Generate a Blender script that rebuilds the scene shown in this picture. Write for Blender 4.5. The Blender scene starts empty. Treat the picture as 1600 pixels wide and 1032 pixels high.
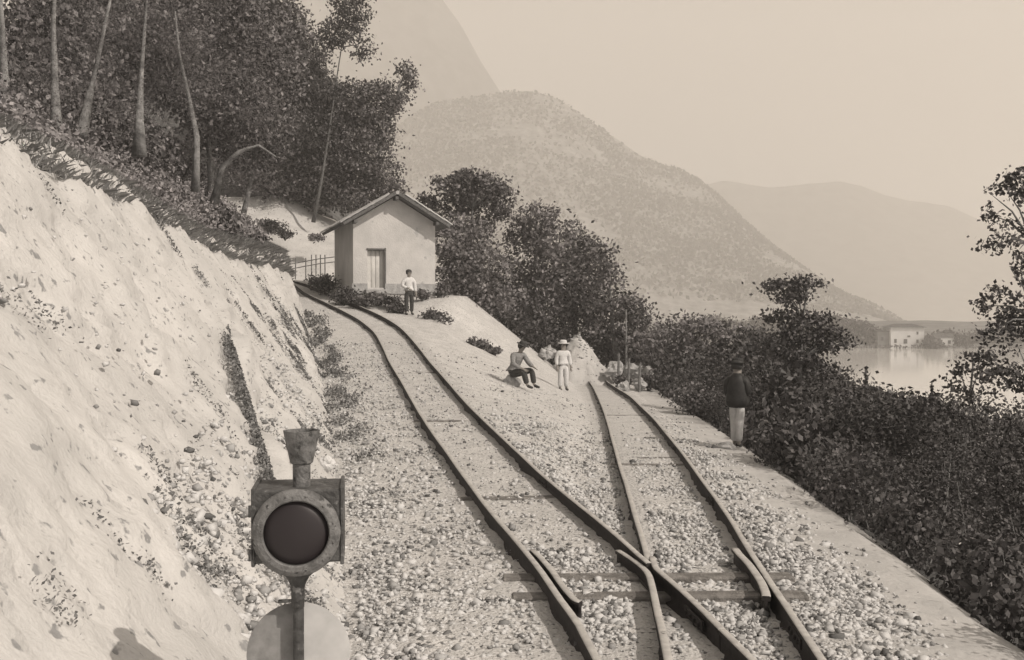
import bpy, bmesh, math, random
import numpy as np
from mathutils import Vector, Matrix, noise

# ---------------------------------------------------------------- camera, sky, sun, exposure
SC = bpy.context.scene
COL = SC.collection
EYE = 2.13                      # eye height above the rails at the nearest point
FPX, CX, HY = 1700.0, 800.0, 490.0
cam_d = bpy.data.cameras.new('camera')
cam = bpy.data.objects.new('camera', cam_d); COL.objects.link(cam)
cam.location = (0, 0, EYE)
cam.rotation_euler = (math.radians(90) - math.atan(26 / FPX), 0, 0)
cam_d.sensor_width = 36.0
cam_d.lens = 36.0 * FPX / 1600.0
cam_d.clip_start = 0.1
cam_d.clip_end = 20000
SC.camera = cam

SUN_EL, SUN_AZ = math.radians(40), math.radians(52)      # azimuth: from straight behind the camera towards +X
sun_dir = Vector((math.sin(SUN_AZ) * math.cos(SUN_EL), -math.cos(SUN_AZ) * math.cos(SUN_EL), math.sin(SUN_EL)))
world = bpy.data.worlds.new('World'); SC.world = world
world.use_nodes = True
nt = world.node_tree; nt.nodes.clear()
sky = nt.nodes.new('ShaderNodeTexSky'); sky.sky_type = 'NISHITA'; sky.sun_disc = False
sky.sun_elevation = SUN_EL
sky.sun_rotation = math.pi - SUN_AZ
sky.air_density = 1.0; sky.dust_density = 1.6; sky.ozone_density = 1.0
bw = nt.nodes.new('ShaderNodeRGBToBW')
tint = nt.nodes.new('ShaderNodeMix'); tint.data_type = 'RGBA'; tint.blend_type = 'MULTIPLY'
tint.inputs['Factor'].default_value = 1.0
tint.inputs[7].default_value = (1.11, 1.0, 0.90, 1)
bg = nt.nodes.new('ShaderNodeBackground'); bg.inputs['Strength'].default_value = 0.15
wo = nt.nodes.new('ShaderNodeOutputWorld')
nt.links.new(sky.outputs[0], bw.inputs[0]); nt.links.new(bw.outputs[0], tint.inputs[6])
nt.links.new(tint.outputs[2], bg.inputs[0]); nt.links.new(bg.outputs[0], wo.inputs[0])

sl = bpy.data.lights.new('sun', 'SUN'); sl.energy = 4.1; sl.angle = math.radians(0.55); sl.color = (1.0, 0.90, 0.79)
so = bpy.data.objects.new('sun', sl); COL.objects.link(so)
so.rotation_euler = sun_dir.to_track_quat('Z', 'Y').to_euler()
so.location = (20, -20, 40)
SC.view_settings.view_transform = 'Standard'; SC.view_settings.look = 'None'
SC.view_settings.gamma = 1.0; SC.view_settings.use_curve_mapping = False
SC.view_settings.exposure = -0.19
SC.render.engine = 'CYCLES'
SC.cycles.max_bounces = 8; SC.cycles.diffuse_bounces = 3; SC.cycles.volume_bounces = 4
SC.cycles.use_denoising = True

rng = np.random.default_rng(7)
random.seed(7)
HAZE = 0.00085

# ---------------------------------------------------------------- helpers
def P(px, py, D):
    """a direction seen in the photograph, taken to the depth D (metres)"""
    return Vector(((px - CX) / FPX * D, D, EYE - (py - HY) / FPX * D))

def tag(o, label=None, cat=None, group=None, kind=None):
    if label: o['label'] = label
    if cat: o['category'] = cat
    if group: o['group'] = group
    if kind: o['kind'] = kind
    return o

def empty(name, loc, label, cat, group=None, rz=0.0):
    o = bpy.data.objects.new(name, None); COL.objects.link(o)
    o.empty_display_size = 0.2
    o.location = loc; o.rotation_euler = (0, 0, rz)
    return tag(o, label, cat, group)

def link(name, me, mats=None, parent=None, local=True):
    o = bpy.data.objects.new(name, me); COL.objects.link(o)
    if mats is not None:
        for m in (mats if isinstance(mats, (list, tuple)) else [mats]):
            if m.name not in [s.name for s in me.materials if s]: me.materials.append(m)
    if parent is not None:
        o.parent = parent
        if not local:                                  # the mesh was made in world coordinates
            o.matrix_parent_inverse = (Matrix.Translation(parent.location) @ parent.rotation_euler.to_matrix().to_4x4()).inverted()
    return o

def np_mesh(name, verts, faces, smooth=False):
    """verts (N,3), faces (M,k) with constant k"""
    verts = np.asarray(verts, np.float32); faces = np.asarray(faces, np.int32)
    me = bpy.data.meshes.new(name)
    k = faces.shape[1]
    me.vertices.add(len(verts)); me.vertices.foreach_set('co', verts.ravel())
    me.loops.add(faces.size); me.loops.foreach_set('vertex_index', faces.ravel())
    me.polygons.add(len(faces)); me.polygons.foreach_set('loop_start', np.arange(0, faces.size, k, dtype=np.int32))
    if smooth: me.polygons.foreach_set('use_smooth', np.ones(len(faces), bool))
    me.update(calc_edges=True)
    return me

class MB:
    """collects simple solids, then becomes ONE mesh"""
    def __init__(s): s.bm = bmesh.new()
    def box(s, size, loc=(0, 0, 0), rot=None, bev=0.0):
        r = bmesh.ops.create_cube(s.bm, size=1.0)
        M = Matrix.Translation(loc) @ (rot.to_4x4() if rot is not None else Matrix.Identity(4)) @ Matrix.Diagonal((*size, 1))
        bmesh.ops.transform(s.bm, matrix=M, verts=r['verts'])
        if bev:
            es = list({e for v in r['verts'] for e in v.link_edges})
            bmesh.ops.bevel(s.bm, geom=es, offset=bev, segments=1, affect='EDGES')
        return s
    def tube(s, pts, rad, n=8, cap=True):
        pts = [Vector(p) for p in pts]
        if not isinstance(rad, (list, tuple)): rad = [rad] * len(pts)
        rings = []
        up = Vector((0.31, 0.2, 0.93)).normalized()
        for i, p in enumerate(pts):
            t = (pts[min(i + 1, len(pts) - 1)] - pts[max(i - 1, 0)]).normalized()
            a = t.cross(up)
            if a.length < 0.05: a = t.cross(Vector((1, 0, 0)))
            a.normalize(); b = t.cross(a)
            rings.append([s.bm.verts.new(p + (a * math.cos(2 * math.pi * k / n) + b * math.sin(2 * math.pi * k / n)) * rad[i]) for k in range(n)])
        for r0, r1 in zip(rings[:-1], rings[1:]):
            for k in range(n):
                s.bm.faces.new((r0[k], r0[(k + 1) % n], r1[(k + 1) % n], r1[k]))
        if cap:
            s.bm.faces.new(rings[0][::-1]); s.bm.faces.new(rings[-1])
        return s
    def lathe(s, prof, M=None, n=32, cap=True):
        rings = []
        for r, z in prof:
            vs = [Vector((r * math.cos(2 * math.pi * k / n), r * math.sin(2 * math.pi * k / n), z)) for k in range(n)]
            rings.append([s.bm.verts.new(M @ v if M else v) for v in vs])
        for r0, r1 in zip(rings[:-1], rings[1:]):
            for k in range(n):
                s.bm.faces.new((r0[k], r0[(k + 1) % n], r1[(k + 1) % n], r1[k]))
        if cap:
            s.bm.faces.new(rings[0][::-1]); s.bm.faces.new(rings[-1])
        return s
    def prism(s, poly, d):
        """poly: list of points; extruded along vector d"""
        a = [s.bm.verts.new(Vector(p)) for p in poly]
        b = [s.bm.verts.new(Vector(p) + Vector(d)) for p in poly]
        s.bm.faces.new(a); s.bm.faces.new(b[::-1])
        for i in range(len(a)):
            s.bm.faces.new((a[i], b[i], b[(i + 1) % len(a)], a[(i + 1) % len(a)]))
        return s
    def mesh(s, name, smooth=False):
        bmesh.ops.recalc_face_normals(s.bm, faces=s.bm.faces)
        me = bpy.data.meshes.new(name); s.bm.to_mesh(me); s.bm.free()
        if smooth:
            for p in me.polygons: p.use_smooth = True
        return me
    def build(s, name, mats, parent=None, smooth=False, local=True):
        return link(name, s.mesh(name, smooth), mats, parent, local)

def fbm(p, octv=4, s=1.0):
    v = Vector(p) * s; a, t = 1.0, 0.0
    for _ in range(octv):
        t += a * noise.noise(v); v = v * 2.03 + Vector((3.1, 7.7, 1.3)); a *= 0.5
    return t

# ---------------------------------------------------------------- materials
def mat(name, c0, c1=None, scale=6.0, rough=0.9, detail=6.0, bump=0.0, bscale=None, island=False, lo=0.35, hi=0.65,
        spec=0.3, coord='Position', metal=0.0, speck=None):
    m = bpy.data.materials.new(name); m.use_nodes = True
    n = m.node_tree; b = n.nodes['Principled BSDF']
    b.inputs['Roughness'].default_value = rough
    b.inputs['Specular IOR Level'].default_value = spec
    b.inputs['Metallic'].default_value = metal
    c0 = (c0,) * 3 if isinstance(c0, (int, float)) else c0
    if c1 is None:
        b.inputs['Base Color'].default_value = (*c0, 1)
    else:
        c1 = (c1,) * 3 if isinstance(c1, (int, float)) else c1
        ramp = n.nodes.new('ShaderNodeValToRGB')
        ramp.color_ramp.elements[0].position = lo; ramp.color_ramp.elements[0].color = (*c0, 1)
        ramp.color_ramp.elements[1].position = hi; ramp.color_ramp.elements[1].color = (*c1, 1)
        geo = n.nodes.new('ShaderNodeNewGeometry')
        tc = n.nodes.new('ShaderNodeTexCoord')
        vec = geo.outputs['Position'] if coord == 'Position' else tc.outputs['Object']
        if island:
            n.links.new(geo.outputs['Random Per Island'], ramp.inputs[0])
        else:
            tx = n.nodes.new('ShaderNodeTexNoise'); tx.inputs['Scale'].default_value = scale; tx.inputs['Detail'].default_value = detail
            tx.inputs['Roughness'].default_value = 0.62
            n.links.new(vec, tx.inputs['Vector']); n.links.new(tx.outputs['Fac'], ramp.inputs[0])
        out = ramp.outputs[0]
        if speck:                                            # dark specks: (scale, threshold, colour)
            t2 = n.nodes.new('ShaderNodeTexNoise'); t2.inputs['Scale'].default_value = speck[0]; t2.inputs['Detail'].default_value = 3
            n.links.new(vec, t2.inputs['Vector'])
            r2 = n.nodes.new('ShaderNodeValToRGB')
            r2.color_ramp.elements[0].position = speck[1]; r2.color_ramp.elements[1].position = speck[1] + 0.06
            r2.color_ramp.elements[0].color = (0, 0, 0, 1); r2.color_ramp.elements[1].color = (1, 1, 1, 1)
            n.links.new(t2.outputs['Fac'], r2.inputs[0])
            mx = n.nodes.new('ShaderNodeMix'); mx.data_type = 'RGBA'
            n.links.new(r2.outputs[0], mx.inputs['Factor']); n.links.new(out, mx.inputs[6])
            mx.inputs[7].default_value = (*([speck[2]] * 3), 1)
            out = mx.outputs[2]
        n.links.new(out, b.inputs['Base Color'])
        if bump:
            t3 = n.nodes.new('ShaderNodeTexNoise'); t3.inputs['Scale'].default_value = bscale or scale * 3; t3.inputs['Detail'].default_value = 8
            n.links.new(vec, t3.inputs['Vector'])
            bp = n.nodes.new('ShaderNodeBump'); bp.inputs['Strength'].default_value = bump; bp.inputs['Distance'].default_value = 0.05
            n.links.new(t3.outputs['Fac'], bp.inputs['Height']); n.links.new(bp.outputs[0], b.inputs['Normal'])
    return m

M_TRACK = mat('pale_gravel', (.46, .454, .446), (.57, .561, .55), 2.2, bump=.9, bscale=26, speck=(19, .60, .15))  # specks put the dark gaps between stones into the ground colour
M_BANK = mat('pale_earth', (.42, .415, .407), (.53, .522, .512), .9, bump=.32, bscale=30, speck=(12, .62, .24))
M_PATH = mat('trodden_earth', (.38, .376, .37), (.47, .462, .453), 1.5, bump=.4, bscale=14, speck=(11, .68, .33))
M_SOIL = mat('dark_soil', .06, .13, 2.0, bump=.5, bscale=10)
M_STONE = mat('ballast_stone', .10, .52, island=True, rough=.95, lo=.02, hi=.55)  # darkest stones stand in for the shaded crevices between stones
M_ROCK = mat('pale_rock', .24, .44, 5.0, bump=.5, bscale=12)
M_RAIL = mat('rusty_rail', (.014, .012, .013), (.034, .030, .029), 18, rough=.75)
M_HEAD = mat('worn_rail_head', (.32, .31, .30), (.46, .45, .43), 9, rough=.5, spec=.5)
M_SLEEPER = mat('weathered_oak', (.10, .095, .09), (.24, .23, .22), 7, bump=.5, bscale=40)
LT = lambda c: (c * 1.03, c * .98, c * 1.0)
M_SCRUB = mat('leaf_scrub', LT(.02), LT(.085), island=True, rough=.6, spec=.4, lo=0, hi=1)
M_LEAF_G = mat('leaf_grey', LT(.07), LT(.23), island=True, rough=.6, spec=.35, lo=0, hi=1)
M_LEAF = mat('leaf_mid', LT(.035), LT(.22), island=True, rough=.6, spec=.35, lo=.15, hi=1.1)  # wide tone range puts bright leaf glints into the colour
M_LEAF_D = mat('leaf_dark', LT(.025), LT(.10), island=True, rough=.6, spec=.4, lo=0, hi=1)
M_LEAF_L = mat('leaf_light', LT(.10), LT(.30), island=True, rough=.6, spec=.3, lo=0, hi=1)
M_GRASS = mat('dry_grass', .20, .46, island=True, rough=.8, lo=0, hi=1)
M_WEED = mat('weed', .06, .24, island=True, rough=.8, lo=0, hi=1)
M_BARK = mat('bark', .09, .22, 8, bump=.6, bscale=25, coord='Object')
M_BARK_P = mat('pale_bark', .10, .27, 6, bump=.4, bscale=22, coord='Object')
M_WALL = mat('lime_plaster', (.43, .426, .42), (.55, .54, .53), 1.0, bump=.3, bscale=18, speck=(3.2, .67, .36))
M_PLINTH = mat('plinth_stone', .27, .40, 5, bump=.5, bscale=16)
M_TILE = mat('roof_tile', .30, .47, 9, bump=.3, coord='Object')
M_TIMBER = mat('roof_timber', .07, .15, 12)
M_DOOR = mat('door_boards', (.50, .495, .48), (.60, .59, .57), 5, bump=.2, bscale=30)
M_IRON = mat('lamp_iron', .035, .095, 14, rough=.6, spec=.4, coord='Object', bump=.3, speck=(40, .62, .16))
M_RING = mat('lamp_ring_paint', .075, .17, 22, rough=.6, spec=.4, coord='Object', bump=.3, speck=(34, .60, .04))
M_LENS = mat('lamp_lens', (.022, .018, .02), rough=.38, spec=.35)
M_GREY = mat('disc_grey_paint', .15, .24, 16, rough=.7, coord='Object')
M_WHITE = mat('white_paint', .40, .52, 7, rough=.7, coord='Object')
M_BLACK = mat('black_paint', .012, .026, 12, rough=.6, coord='Object')
M_WOOD = mat('grey_wood', .10, .22, 12, coord='Object')
M_SKIN = mat('skin', (.22, .205, .19), rough=.6)
M_DARKCLOTH = mat('dark_cloth', .028, .06, 25, rough=.95, coord='Object')
M_PALECLOTH = mat('pale_cloth', .50, .62, 20, rough=.95, coord='Object')
M_MIDCLOTH = mat('grey_cloth', .16, .26, 20, rough=.95, coord='Object')
M_HAIR = mat('dark_hair', .025, .05, 40, rough=.8, coord='Object')
M_MTN = mat('mountain_scrub', .10, .38, .11, detail=14, bump=0, lo=.34, hi=.70)
M_MTN_FAR = mat('mountain_scrub_far', .04, .16, .04, detail=12, lo=.3, hi=.7)
M_SHORE = mat('shore_ground', .10, .22, .2)
M_FWALL = mat('far_plaster', .52, .6, .5)
M_FROOF = mat('far_roof', .04, .09, 1.0)
M_FWIN = mat('far_window', .05, rough=.3)

# ---------------------------------------------------------------- the lie of the land: lines along the depth D
def L(tab):
    a = np.array(tab, float); return lambda d: np.interp(d, a[:, 0], a[:, 1])
mRx = L([(0, 2.28), (6.7, 1.49), (9.3, 1.18), (11.2, .88), (13.8, .43), (16.8, -.06), (19.4, -.51), (22.1, -.99), (25.4, -1.54), (28.5, -2.15), (32.8, -2.91),
         (36.8, -3.77), (39.5, -4.67), (42.2, -5.86), (45.7, -7.6), (48.8, -9.22), (51, -10.45), (56, -13.9), (62, -19), (95, -50)])
def zm(d):
    d = np.asarray(d, float); t = d - 7
    return np.where(d < 7, 0, -.00674 * t + .0021332 * t * t) * (d < 51) + (d >= 51) * (3.83 + (d - 51) * .05)
sRx = L([(0, 1.45), (6.7, 1.92), (9, 2.1), (10, 2.2), (12.75, 2.44), (15.8, 2.67), (18.3, 2.86), (22, 3.12), (26.2, 3.4), (31, 3.64), (36, 3.9), (43, 4.1), (50, 4.1), (95, 4.0)])
def zs(d):
    d = np.asarray(d, float); t = d - 7
    z = np.where(d < 7, 0, -.01436 * t - .000198 * t * t)
    return np.where(d > 36, -.584 - .165 * (1 - np.exp(-(d - 36) / 6.0)), z)
crX = L([(0, -3.6), (5, -4.0), (9.5, -4.47), (11.5, -4.74), (15, -5.3), (22, -6.2), (30, -6.9), (36, -7.8), (42, -8.75), (46, -10.2), (51, -13.4), (56, -17.5), (62, -23), (95, -55)])
crZ = L([(0, 3.6), (5, 3.7), (9.5, 3.8), (15, 3.9), (22, 3.72), (26, 3.7), (30, 3.9), (36, 4.15), (42, 4.4), (46, 4.9), (51, 5.9), (62, 7.5), (95, 9)])
baX = L([(0, -.15), (6.7, -1.0), (16.5, -2.7), (28, -4.9), (34, -6.2), (38, -7.2), (42, -8.1), (46, -9.5), (51, -12.4), (56, -16.2), (62, -21.5), (95, -53)])
shX = L([(0, 3.1), (7.4, 3.5), (8.8, 3.6), (10.6, 3.75), (13.4, 3.95), (18.4, 4.3), (24, 4.7), (30.6, 5.05), (40, 5.6), (50, 6.2), (60, 6.5), (95, 7)])
# the shelf the hut stands on, between the two tracks
teX = L([(0, 1.7), (9, 1.6), (14, 1.45), (20, .9), (28, .1), (33, -.9), (38, -2.3), (42, -3.0), (44, -2.6), (49, -2.0), (60, -2.0), (95, -2)])
teZ = L([(0, -.1), (9, -.1), (14, -.08), (20, -.02), (28, .05), (33, .6), (38, 1.45), (42, 2.0), (44.2, 2.75), (49, 2.9), (60, 2.9), (95, 2)])
GB = .150                                                   # the ground lies this far under the rail tops

def columns(d):
    """(X, z) of the 14 long lines of the terrain at depth d"""
    m, s, a, c = float(mRx(d)), float(sRx(d)), float(zm(d)) - GB, float(zs(d)) - GB
    cx, cz, bx = float(crX(d)), float(crZ(d)), float(baX(d))
    sx = float(shX(d)); tx, tz = float(teX(d)), float(teZ(d))
    mid = tx if d > 12 else (m + s) / 2 - .5
    gap = (s - 1.0) - m                                     # between the inner rails
    if gap < 2.6: mid = m + gap / 2
    c4 = m - 1.45; c5 = min(m + .45, mid - .05); c7 = max(s - 1.5, mid + .1); c8 = s + .45
    c7 = min(c7, c8 - .2); 
    w_ = min(1.0, max(0.0, (gap - 1.4) / 1.2))
    tzz = min(a, c) * (1 - w_) + tz * w_
    if w_ < 1: c5, c7 = min(m + .3, mid - .05), max(s - 1.3, mid + .05)
    bx = min(bx, c4 - .15)
    fall = max(0.0, (d - 60) / 35.0)                        # beyond the trees the spur runs down to the lake
    out = [(cx - 60, cz + 24), (cx - 7, cz + 2.8), (cx - 1.6, cz + .65), (cx, cz), (bx, a - .02), (c4, a), (c5, a), (mid, tzz), (c7, c), (c8, c), (max(sx - .9, c8 + .1), c - .03),
           (max(sx, c8 + .25), c - .09), (sx + 1.4, c - .95), (sx + 14, -8.4), (sx + 70, -11)]
    if fall:
        out = out[:7] + [(x, z * (1 - min(fall, 1)) - 9 * min(fall, 1)) for x, z in out[7:]]
    return out
def gully_d(f): return 9.5 + (f - .20) / .27 * 4.5       # depth at which the step crosses the bank, by height fraction
NSEG = [10, 14, 16, 70, 8, 16, 16, 22, 14, 12, 8, 10, 26, 10]
def ground(x, d):
    c = columns(d); return float(np.interp(x, [q[0] for q in c], [q[1] for q in c]))
_GD = np.concatenate([np.arange(0.5, 60, .25), np.arange(60, 95.1, 1.0)])
_GC = np.array([columns(d) for d in _GD])
def ground_np(x, d):
    """ground() for arrays"""
    i = np.clip(np.searchsorted(_GD, d), 1, len(_GD) - 1)
    out = np.empty(len(x))
    for k in range(len(x)):
        c = _GC[i[k]]; out[k] = np.interp(x[k], c[:, 0], c[:, 1])
    return out

rows = [1.2]
while rows[-1] < 95: rows.append(rows[-1] + max(.045, rows[-1] * .0115))
V, tagcol = [], []
for d in rows:
    c = columns(d)
    line = []
    for k in range(len(c) - 1):
        n = NSEG[k]
        for j in range(n + (1 if k == len(c) - 2 else 0)):
            t = j / n
            x = c[k][0] * (1 - t) + c[k + 1][0] * t; z = c[k][1] * (1 - t) + c[k + 1][1] * t
            dx = 0.0
            if k in (2, 3):                                   # the cut: rough rock and earth, ribs and hollows
                w = min(1.0, (k == 3) * min(t * 6 + .5, (1 - t) * 6 + .15) + (k == 2) * .5)
                q = (x, d, z)
                r = fbm((x * .6, d * .6, z * .6), 3, 1.0) * .15 + abs(fbm(q, 4, 1.6)) * -.09 + (abs(fbm((x * .5, d * 2.2, z * .8), 3, 1.5)) < .05) * -.03 + fbm(q, 3, 5.0) * .022 + fbm(q, 2, 14.0) * .014
                if k == 3:                                     # a step runs slantwise up the bank; leaves darken its shaded side
                    r += .22 * (1 / (1 + math.exp(-(d - gully_d(1 - t)) / .09)) - .5) * math.exp(-((d - gully_d(1 - t)) / .9) ** 2) * (.1 < 1 - t < .6)
                dx = r * w; z += r * w * .35
            elif k < 2:
                z += fbm((x, d, 0), 3, .5) * .25
            elif k in (11, 12, 13):
                z += fbm((x, d, 3), 3, .5) * .25 * (1 if k > 11 else t)
            else:
                z += fbm((x, d, 5), 3, 1.4) * .022 + fbm((x, d, 9), 2, 7) * .012
            line.append((x + dx, d, z))
    V.append(line)
V = np.array(V); nr, nc = V.shape[:2]
idx = np.arange(nr * nc).reshape(nr, nc)
def patch(name, c0, c1, m, kind='structure'):
    sub = V[:, c0:c1 + 1]; n1 = c1 - c0 + 1
    ii = np.arange(nr * n1).reshape(nr, n1)
    f = np.stack([ii[:-1, :-1], ii[:-1, 1:], ii[1:, 1:], ii[1:, :-1]], -1).reshape(-1, 4)
    o = link(name, np_mesh(name, sub.reshape(-1, 3), f, smooth=True), m)
    o['kind'] = kind; return o
cs = np.concatenate([[0], np.cumsum(NSEG)])
patch('wooded_hillside', 0, cs[2], M_SOIL)
patch('cutting_bank', cs[2], cs[4], M_BANK)
patch('track_bed', cs[4], cs[10], M_TRACK)
patch('embankment_shoulder', cs[10], cs[11] + 3, M_PATH)
patch('lake_slope', cs[11] + 3, cs[14], M_SOIL)

# a second pale bank where the line bends out of sight, with the hill behind it
def grid_surface(name, fn, us, vs, m):
    pts = np.array([[fn(u, v) for v in vs] for u in us], float); a, b = pts.shape[:2]
    ii = np.arange(a * b).reshape(a, b)
    f = np.stack([ii[:-1, :-1], ii[:-1, 1:], ii[1:, 1:], ii[1:, :-1]], -1).reshape(-1, 4)
    o = link(name, np_mesh(name, pts.reshape(-1, 3), f, smooth=True), m); o['kind'] = 'structure'; return o
topz = L([(-30, 8.5), (-16, 8.9), (-13.9, 8.9), (-12, 8.3), (-10.5, 7.6), (-7, 6.0), (-3, 3.5), (2, -1)])
botz = L([(-30, 4.3), (-12, 4.2), (-8, 3.4), (-3, 2.2), (2, -1.5)])
def far_bank(u, v):
    x = -30 + 32 * u; b, t = float(botz(x)), float(topz(x))
    z = b + (t - b) * min(v, 1.0) + max(v - 1, 0) * (11 * min(1, max(0, (-x - 9) / 8)) - 2)
    return (x, 55 + 8 * v + fbm((x, v * 3, 1), 3, .5) * .3, z + fbm((x, v * 6, 4), 3, .8) * .25)
grid_surface('far_bank', far_bank, np.linspace(0, 1, 70), np.linspace(-.05, 1.0, 26), M_BANK)
grid_surface('far_hillside', lambda u, v: far_bank(u, 1.0 + v * 1.8), np.linspace(0, 1, 40), np.linspace(0, 1, 12), M_SOIL)

def leaf_cloud(name, cen, size, mats, parent=None, local=False, up=.35, asp=.62, origin=None):
    """one small pointed leaf face per centre"""
    cen = np.asarray(cen, float); N = len(cen); size = np.broadcast_to(np.asarray(size, float), (N,))
    nn = rng.normal(size=(N, 3)); nn[:, 2] += up; nn /= np.linalg.norm(nn, axis=1)[:, None]
    a = np.cross(nn, rng.normal(size=(N, 3))); a /= np.linalg.norm(a, axis=1)[:, None]
    bb = np.cross(nn, a)
    s = (size * rng.uniform(.65, 1.25, N))[:, None]
    v = np.stack([cen - a * s * .5, cen + bb * s * .5 * asp - a * s * .08, cen + a * s * .5 + nn * s * .06, cen - bb * s * .5 * asp - a * s * .05], 1).reshape(-1, 3)
    if origin is not None: v = v - np.array(origin)
    f = np.arange(N * 4).reshape(N, 4)
    return link(name, np_mesh(name, v, f), mats, parent, local)

# ---------------------------------------------------------------- lake, far shore, mountains
LZ = -7.9
wm = bpy.data.materials.new('lake_water'); wm.use_nodes = True
b = wm.node_tree.nodes['Principled BSDF']
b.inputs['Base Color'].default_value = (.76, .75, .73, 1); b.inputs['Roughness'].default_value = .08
b.inputs['Specular IOR Level'].default_value = 1.0
tx = wm.node_tree.nodes.new('ShaderNodeTexNoise'); tx.inputs['Scale'].default_value = .9; tx.inputs['Detail'].default_value = 4
ge = wm.node_tree.nodes.new('ShaderNodeNewGeometry'); bp = wm.node_tree.nodes.new('ShaderNodeBump'); bp.inputs['Strength'].default_value = .12; bp.inputs['Distance'].default_value = .05
wm.node_tree.links.new(ge.outputs['Position'], tx.inputs['Vector']); wm.node_tree.links.new(tx.outputs['Fac'], bp.inputs['Height']); wm.node_tree.links.new(bp.outputs[0], b.inputs['Normal'])
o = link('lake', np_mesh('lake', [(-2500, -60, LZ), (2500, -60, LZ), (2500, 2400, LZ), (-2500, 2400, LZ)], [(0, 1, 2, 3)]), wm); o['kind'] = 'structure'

def shore(u, v):
    x = -60 + 500 * u
    d = 309 + 9 * math.sin(x * .021) * .4 + 120 * v + fbm((x, 2, 2), 3, .03) * 3
    z = LZ - .5 + min(v * 30, 1.6) + v * 6 + fbm((x, d, 1), 3, .05) * .5
    return (x, d, z)
grid_surface('far_shore', shore, np.linspace(0, 1, 160), np.linspace(0, 1, 40) ** 2, M_SHORE)

def mountain(name, D, ridge, front, back, m, rough, seed, n=190, base=LZ - 3):
    rt = np.array(ridge, float)
    xs = np.linspace((rt[0, 0] - CX) / FPX * D, (rt[-1, 0] - CX) / FPX * D, n)
    pts = []
    vs = np.concatenate([np.linspace(0, 1, 44), 1 + np.linspace(.06, 1, 10)])
    for x in xs:
        px = CX + x / D * FPX
        zr = EYE - (np.interp(px, rt[:, 0], rt[:, 1]) - HY) / FPX * D
        for v in vs:
            if v <= 1:
                z = base + (zr - base) * (v ** 1.15); y = D - front * (1 - v)
            else:
                z = base + (zr - base) * max(0, (2 - v)); y = D + back * (v - 1)
            k = max(0.0, 1 - abs(v - 1)) ** 3                  # the skyline itself stays where it is
            h = (fbm((x + seed, y, z), 6, 1.0 / (rough * 9)) - 1.1 * abs(fbm((x * 1.5 + seed, y * .5, z * .6), 4, 1.0 / (rough * 6)))) * rough * 1.25 * (1 - .8 * k) * min(1, v * 4)
            pts.append((x, y + h * .9, z + h * .45))
    a, b2 = n, len(vs); ii = np.arange(a * b2).reshape(a, b2)
    f = np.stack([ii[:-1, :-1], ii[1:, :-1], ii[1:, 1:], ii[:-1, 1:]], -1).reshape(-1, 4)
    o = link(name, np_mesh(name, pts, f, smooth=True), m); o['kind'] = 'structure'
mountain('wooded_mountain', 1250, [(330, 470), (470, 330), (560, 255), (620, 200), (660, 172), (690, 160), (740, 152), (790, 144), (830, 142), (862, 150), (885, 163), (940, 202), (1000, 242), (1030, 254), (1060, 264), (1090, 280),
         (1120, 305), (1180, 362), (1240, 420), (1272, 462), (1305, 515), (1340, 545)], 480, 350, M_MTN, 26, 11)
def forest(name, o, n, size):
    me = o.data; nv = len(me.vertices); co = np.empty(nv * 3, np.float32); me.vertices.foreach_get('co', co); co = co.reshape(-1, 3)
    a, b2 = 190, 54; g = co.reshape(a, b2, 3)
    i = rng.integers(0, a - 1, n); j = rng.integers(6, 46, n); u = rng.uniform(0, 1, (n, 1)); v = rng.uniform(0, 1, (n, 1))
    p = g[i, j] * (1 - u) * (1 - v) + g[i + 1, j] * u * (1 - v) + g[i, j + 1] * (1 - u) * v + g[i + 1, j + 1] * u * v
    k = np.array([fbm(q, 4, .012) for q in p]); p = p[k > -.12 + .3 * rng.normal(0, 1, n)]
    p = p + np.array([0, 0, size * .3])
    tag(leaf_cloud(name, p, size, M_LEAF_D, up=0), kind='stuff')
forest('mountain_forest', bpy.data.objects['wooded_mountain'], 60000, 4.6)
mountain('steep_mountain', 1750, [(250, -60), (330, -130), (480, -150), (600, -110), (690, 0), (720, 40), (750, 95), (782, 146), (830, 225), (900, 330), (980, 460)], 450, 300, M_MTN_FAR, 30, 57, n=120)
mountain('hazy_mountain', 2100, [(950, 380), (1040, 318), (1100, 290), (1130, 282), (1165, 288), (1200, 293), (1250, 288), (1310, 283), (1345, 291), (1380, 305), (1420, 314), (1480, 321), (1530, 344), (1600, 372), (1720, 410), (1900, 450), (2100, 480)], 420, 200, M_MTN_FAR, 26, 93, n=150)

# ---------------------------------------------------------------- foliage
def crown_points(blobs, dens=1.0, per=24, sig=.2, gap=-.25, flat=.65):
    pts = []
    for (c, r) in blobs:
        c = np.array(c); r = np.array(r)
        area = 4 * math.pi * ((r[0] * r[1]) ** 1.6 + (r[0] * r[2]) ** 1.6 + (r[1] * r[2]) ** 1.6) ** (1 / 1.6) / 3 ** (1 / 1.6)
        n = max(6, int(area * 3.2 * dens))
        d = rng.normal(size=(n, 3)); d /= np.linalg.norm(d, axis=1)[:, None]
        rad = 1 - np.abs(rng.normal(0, .24, n)); rad = np.clip(rad, .15, 1.06)
        q = c + d * r * rad[:, None]
        keep = [noise.noise(Vector(p) * 1.25 + Vector((5, 1, 9))) > gap for p in q]
        q = q[np.array(keep, bool)]
        if not len(q): continue
        k = rng.uniform(.7, 1.35, len(q))
        o = rng.normal(size=(len(q), per, 3)) * (sig * k)[:, None, None]; o[..., 2] *= flat
        pts.append((q[:, None, :] + o).reshape(-1, 3))
    return np.concatenate(pts)

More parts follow.
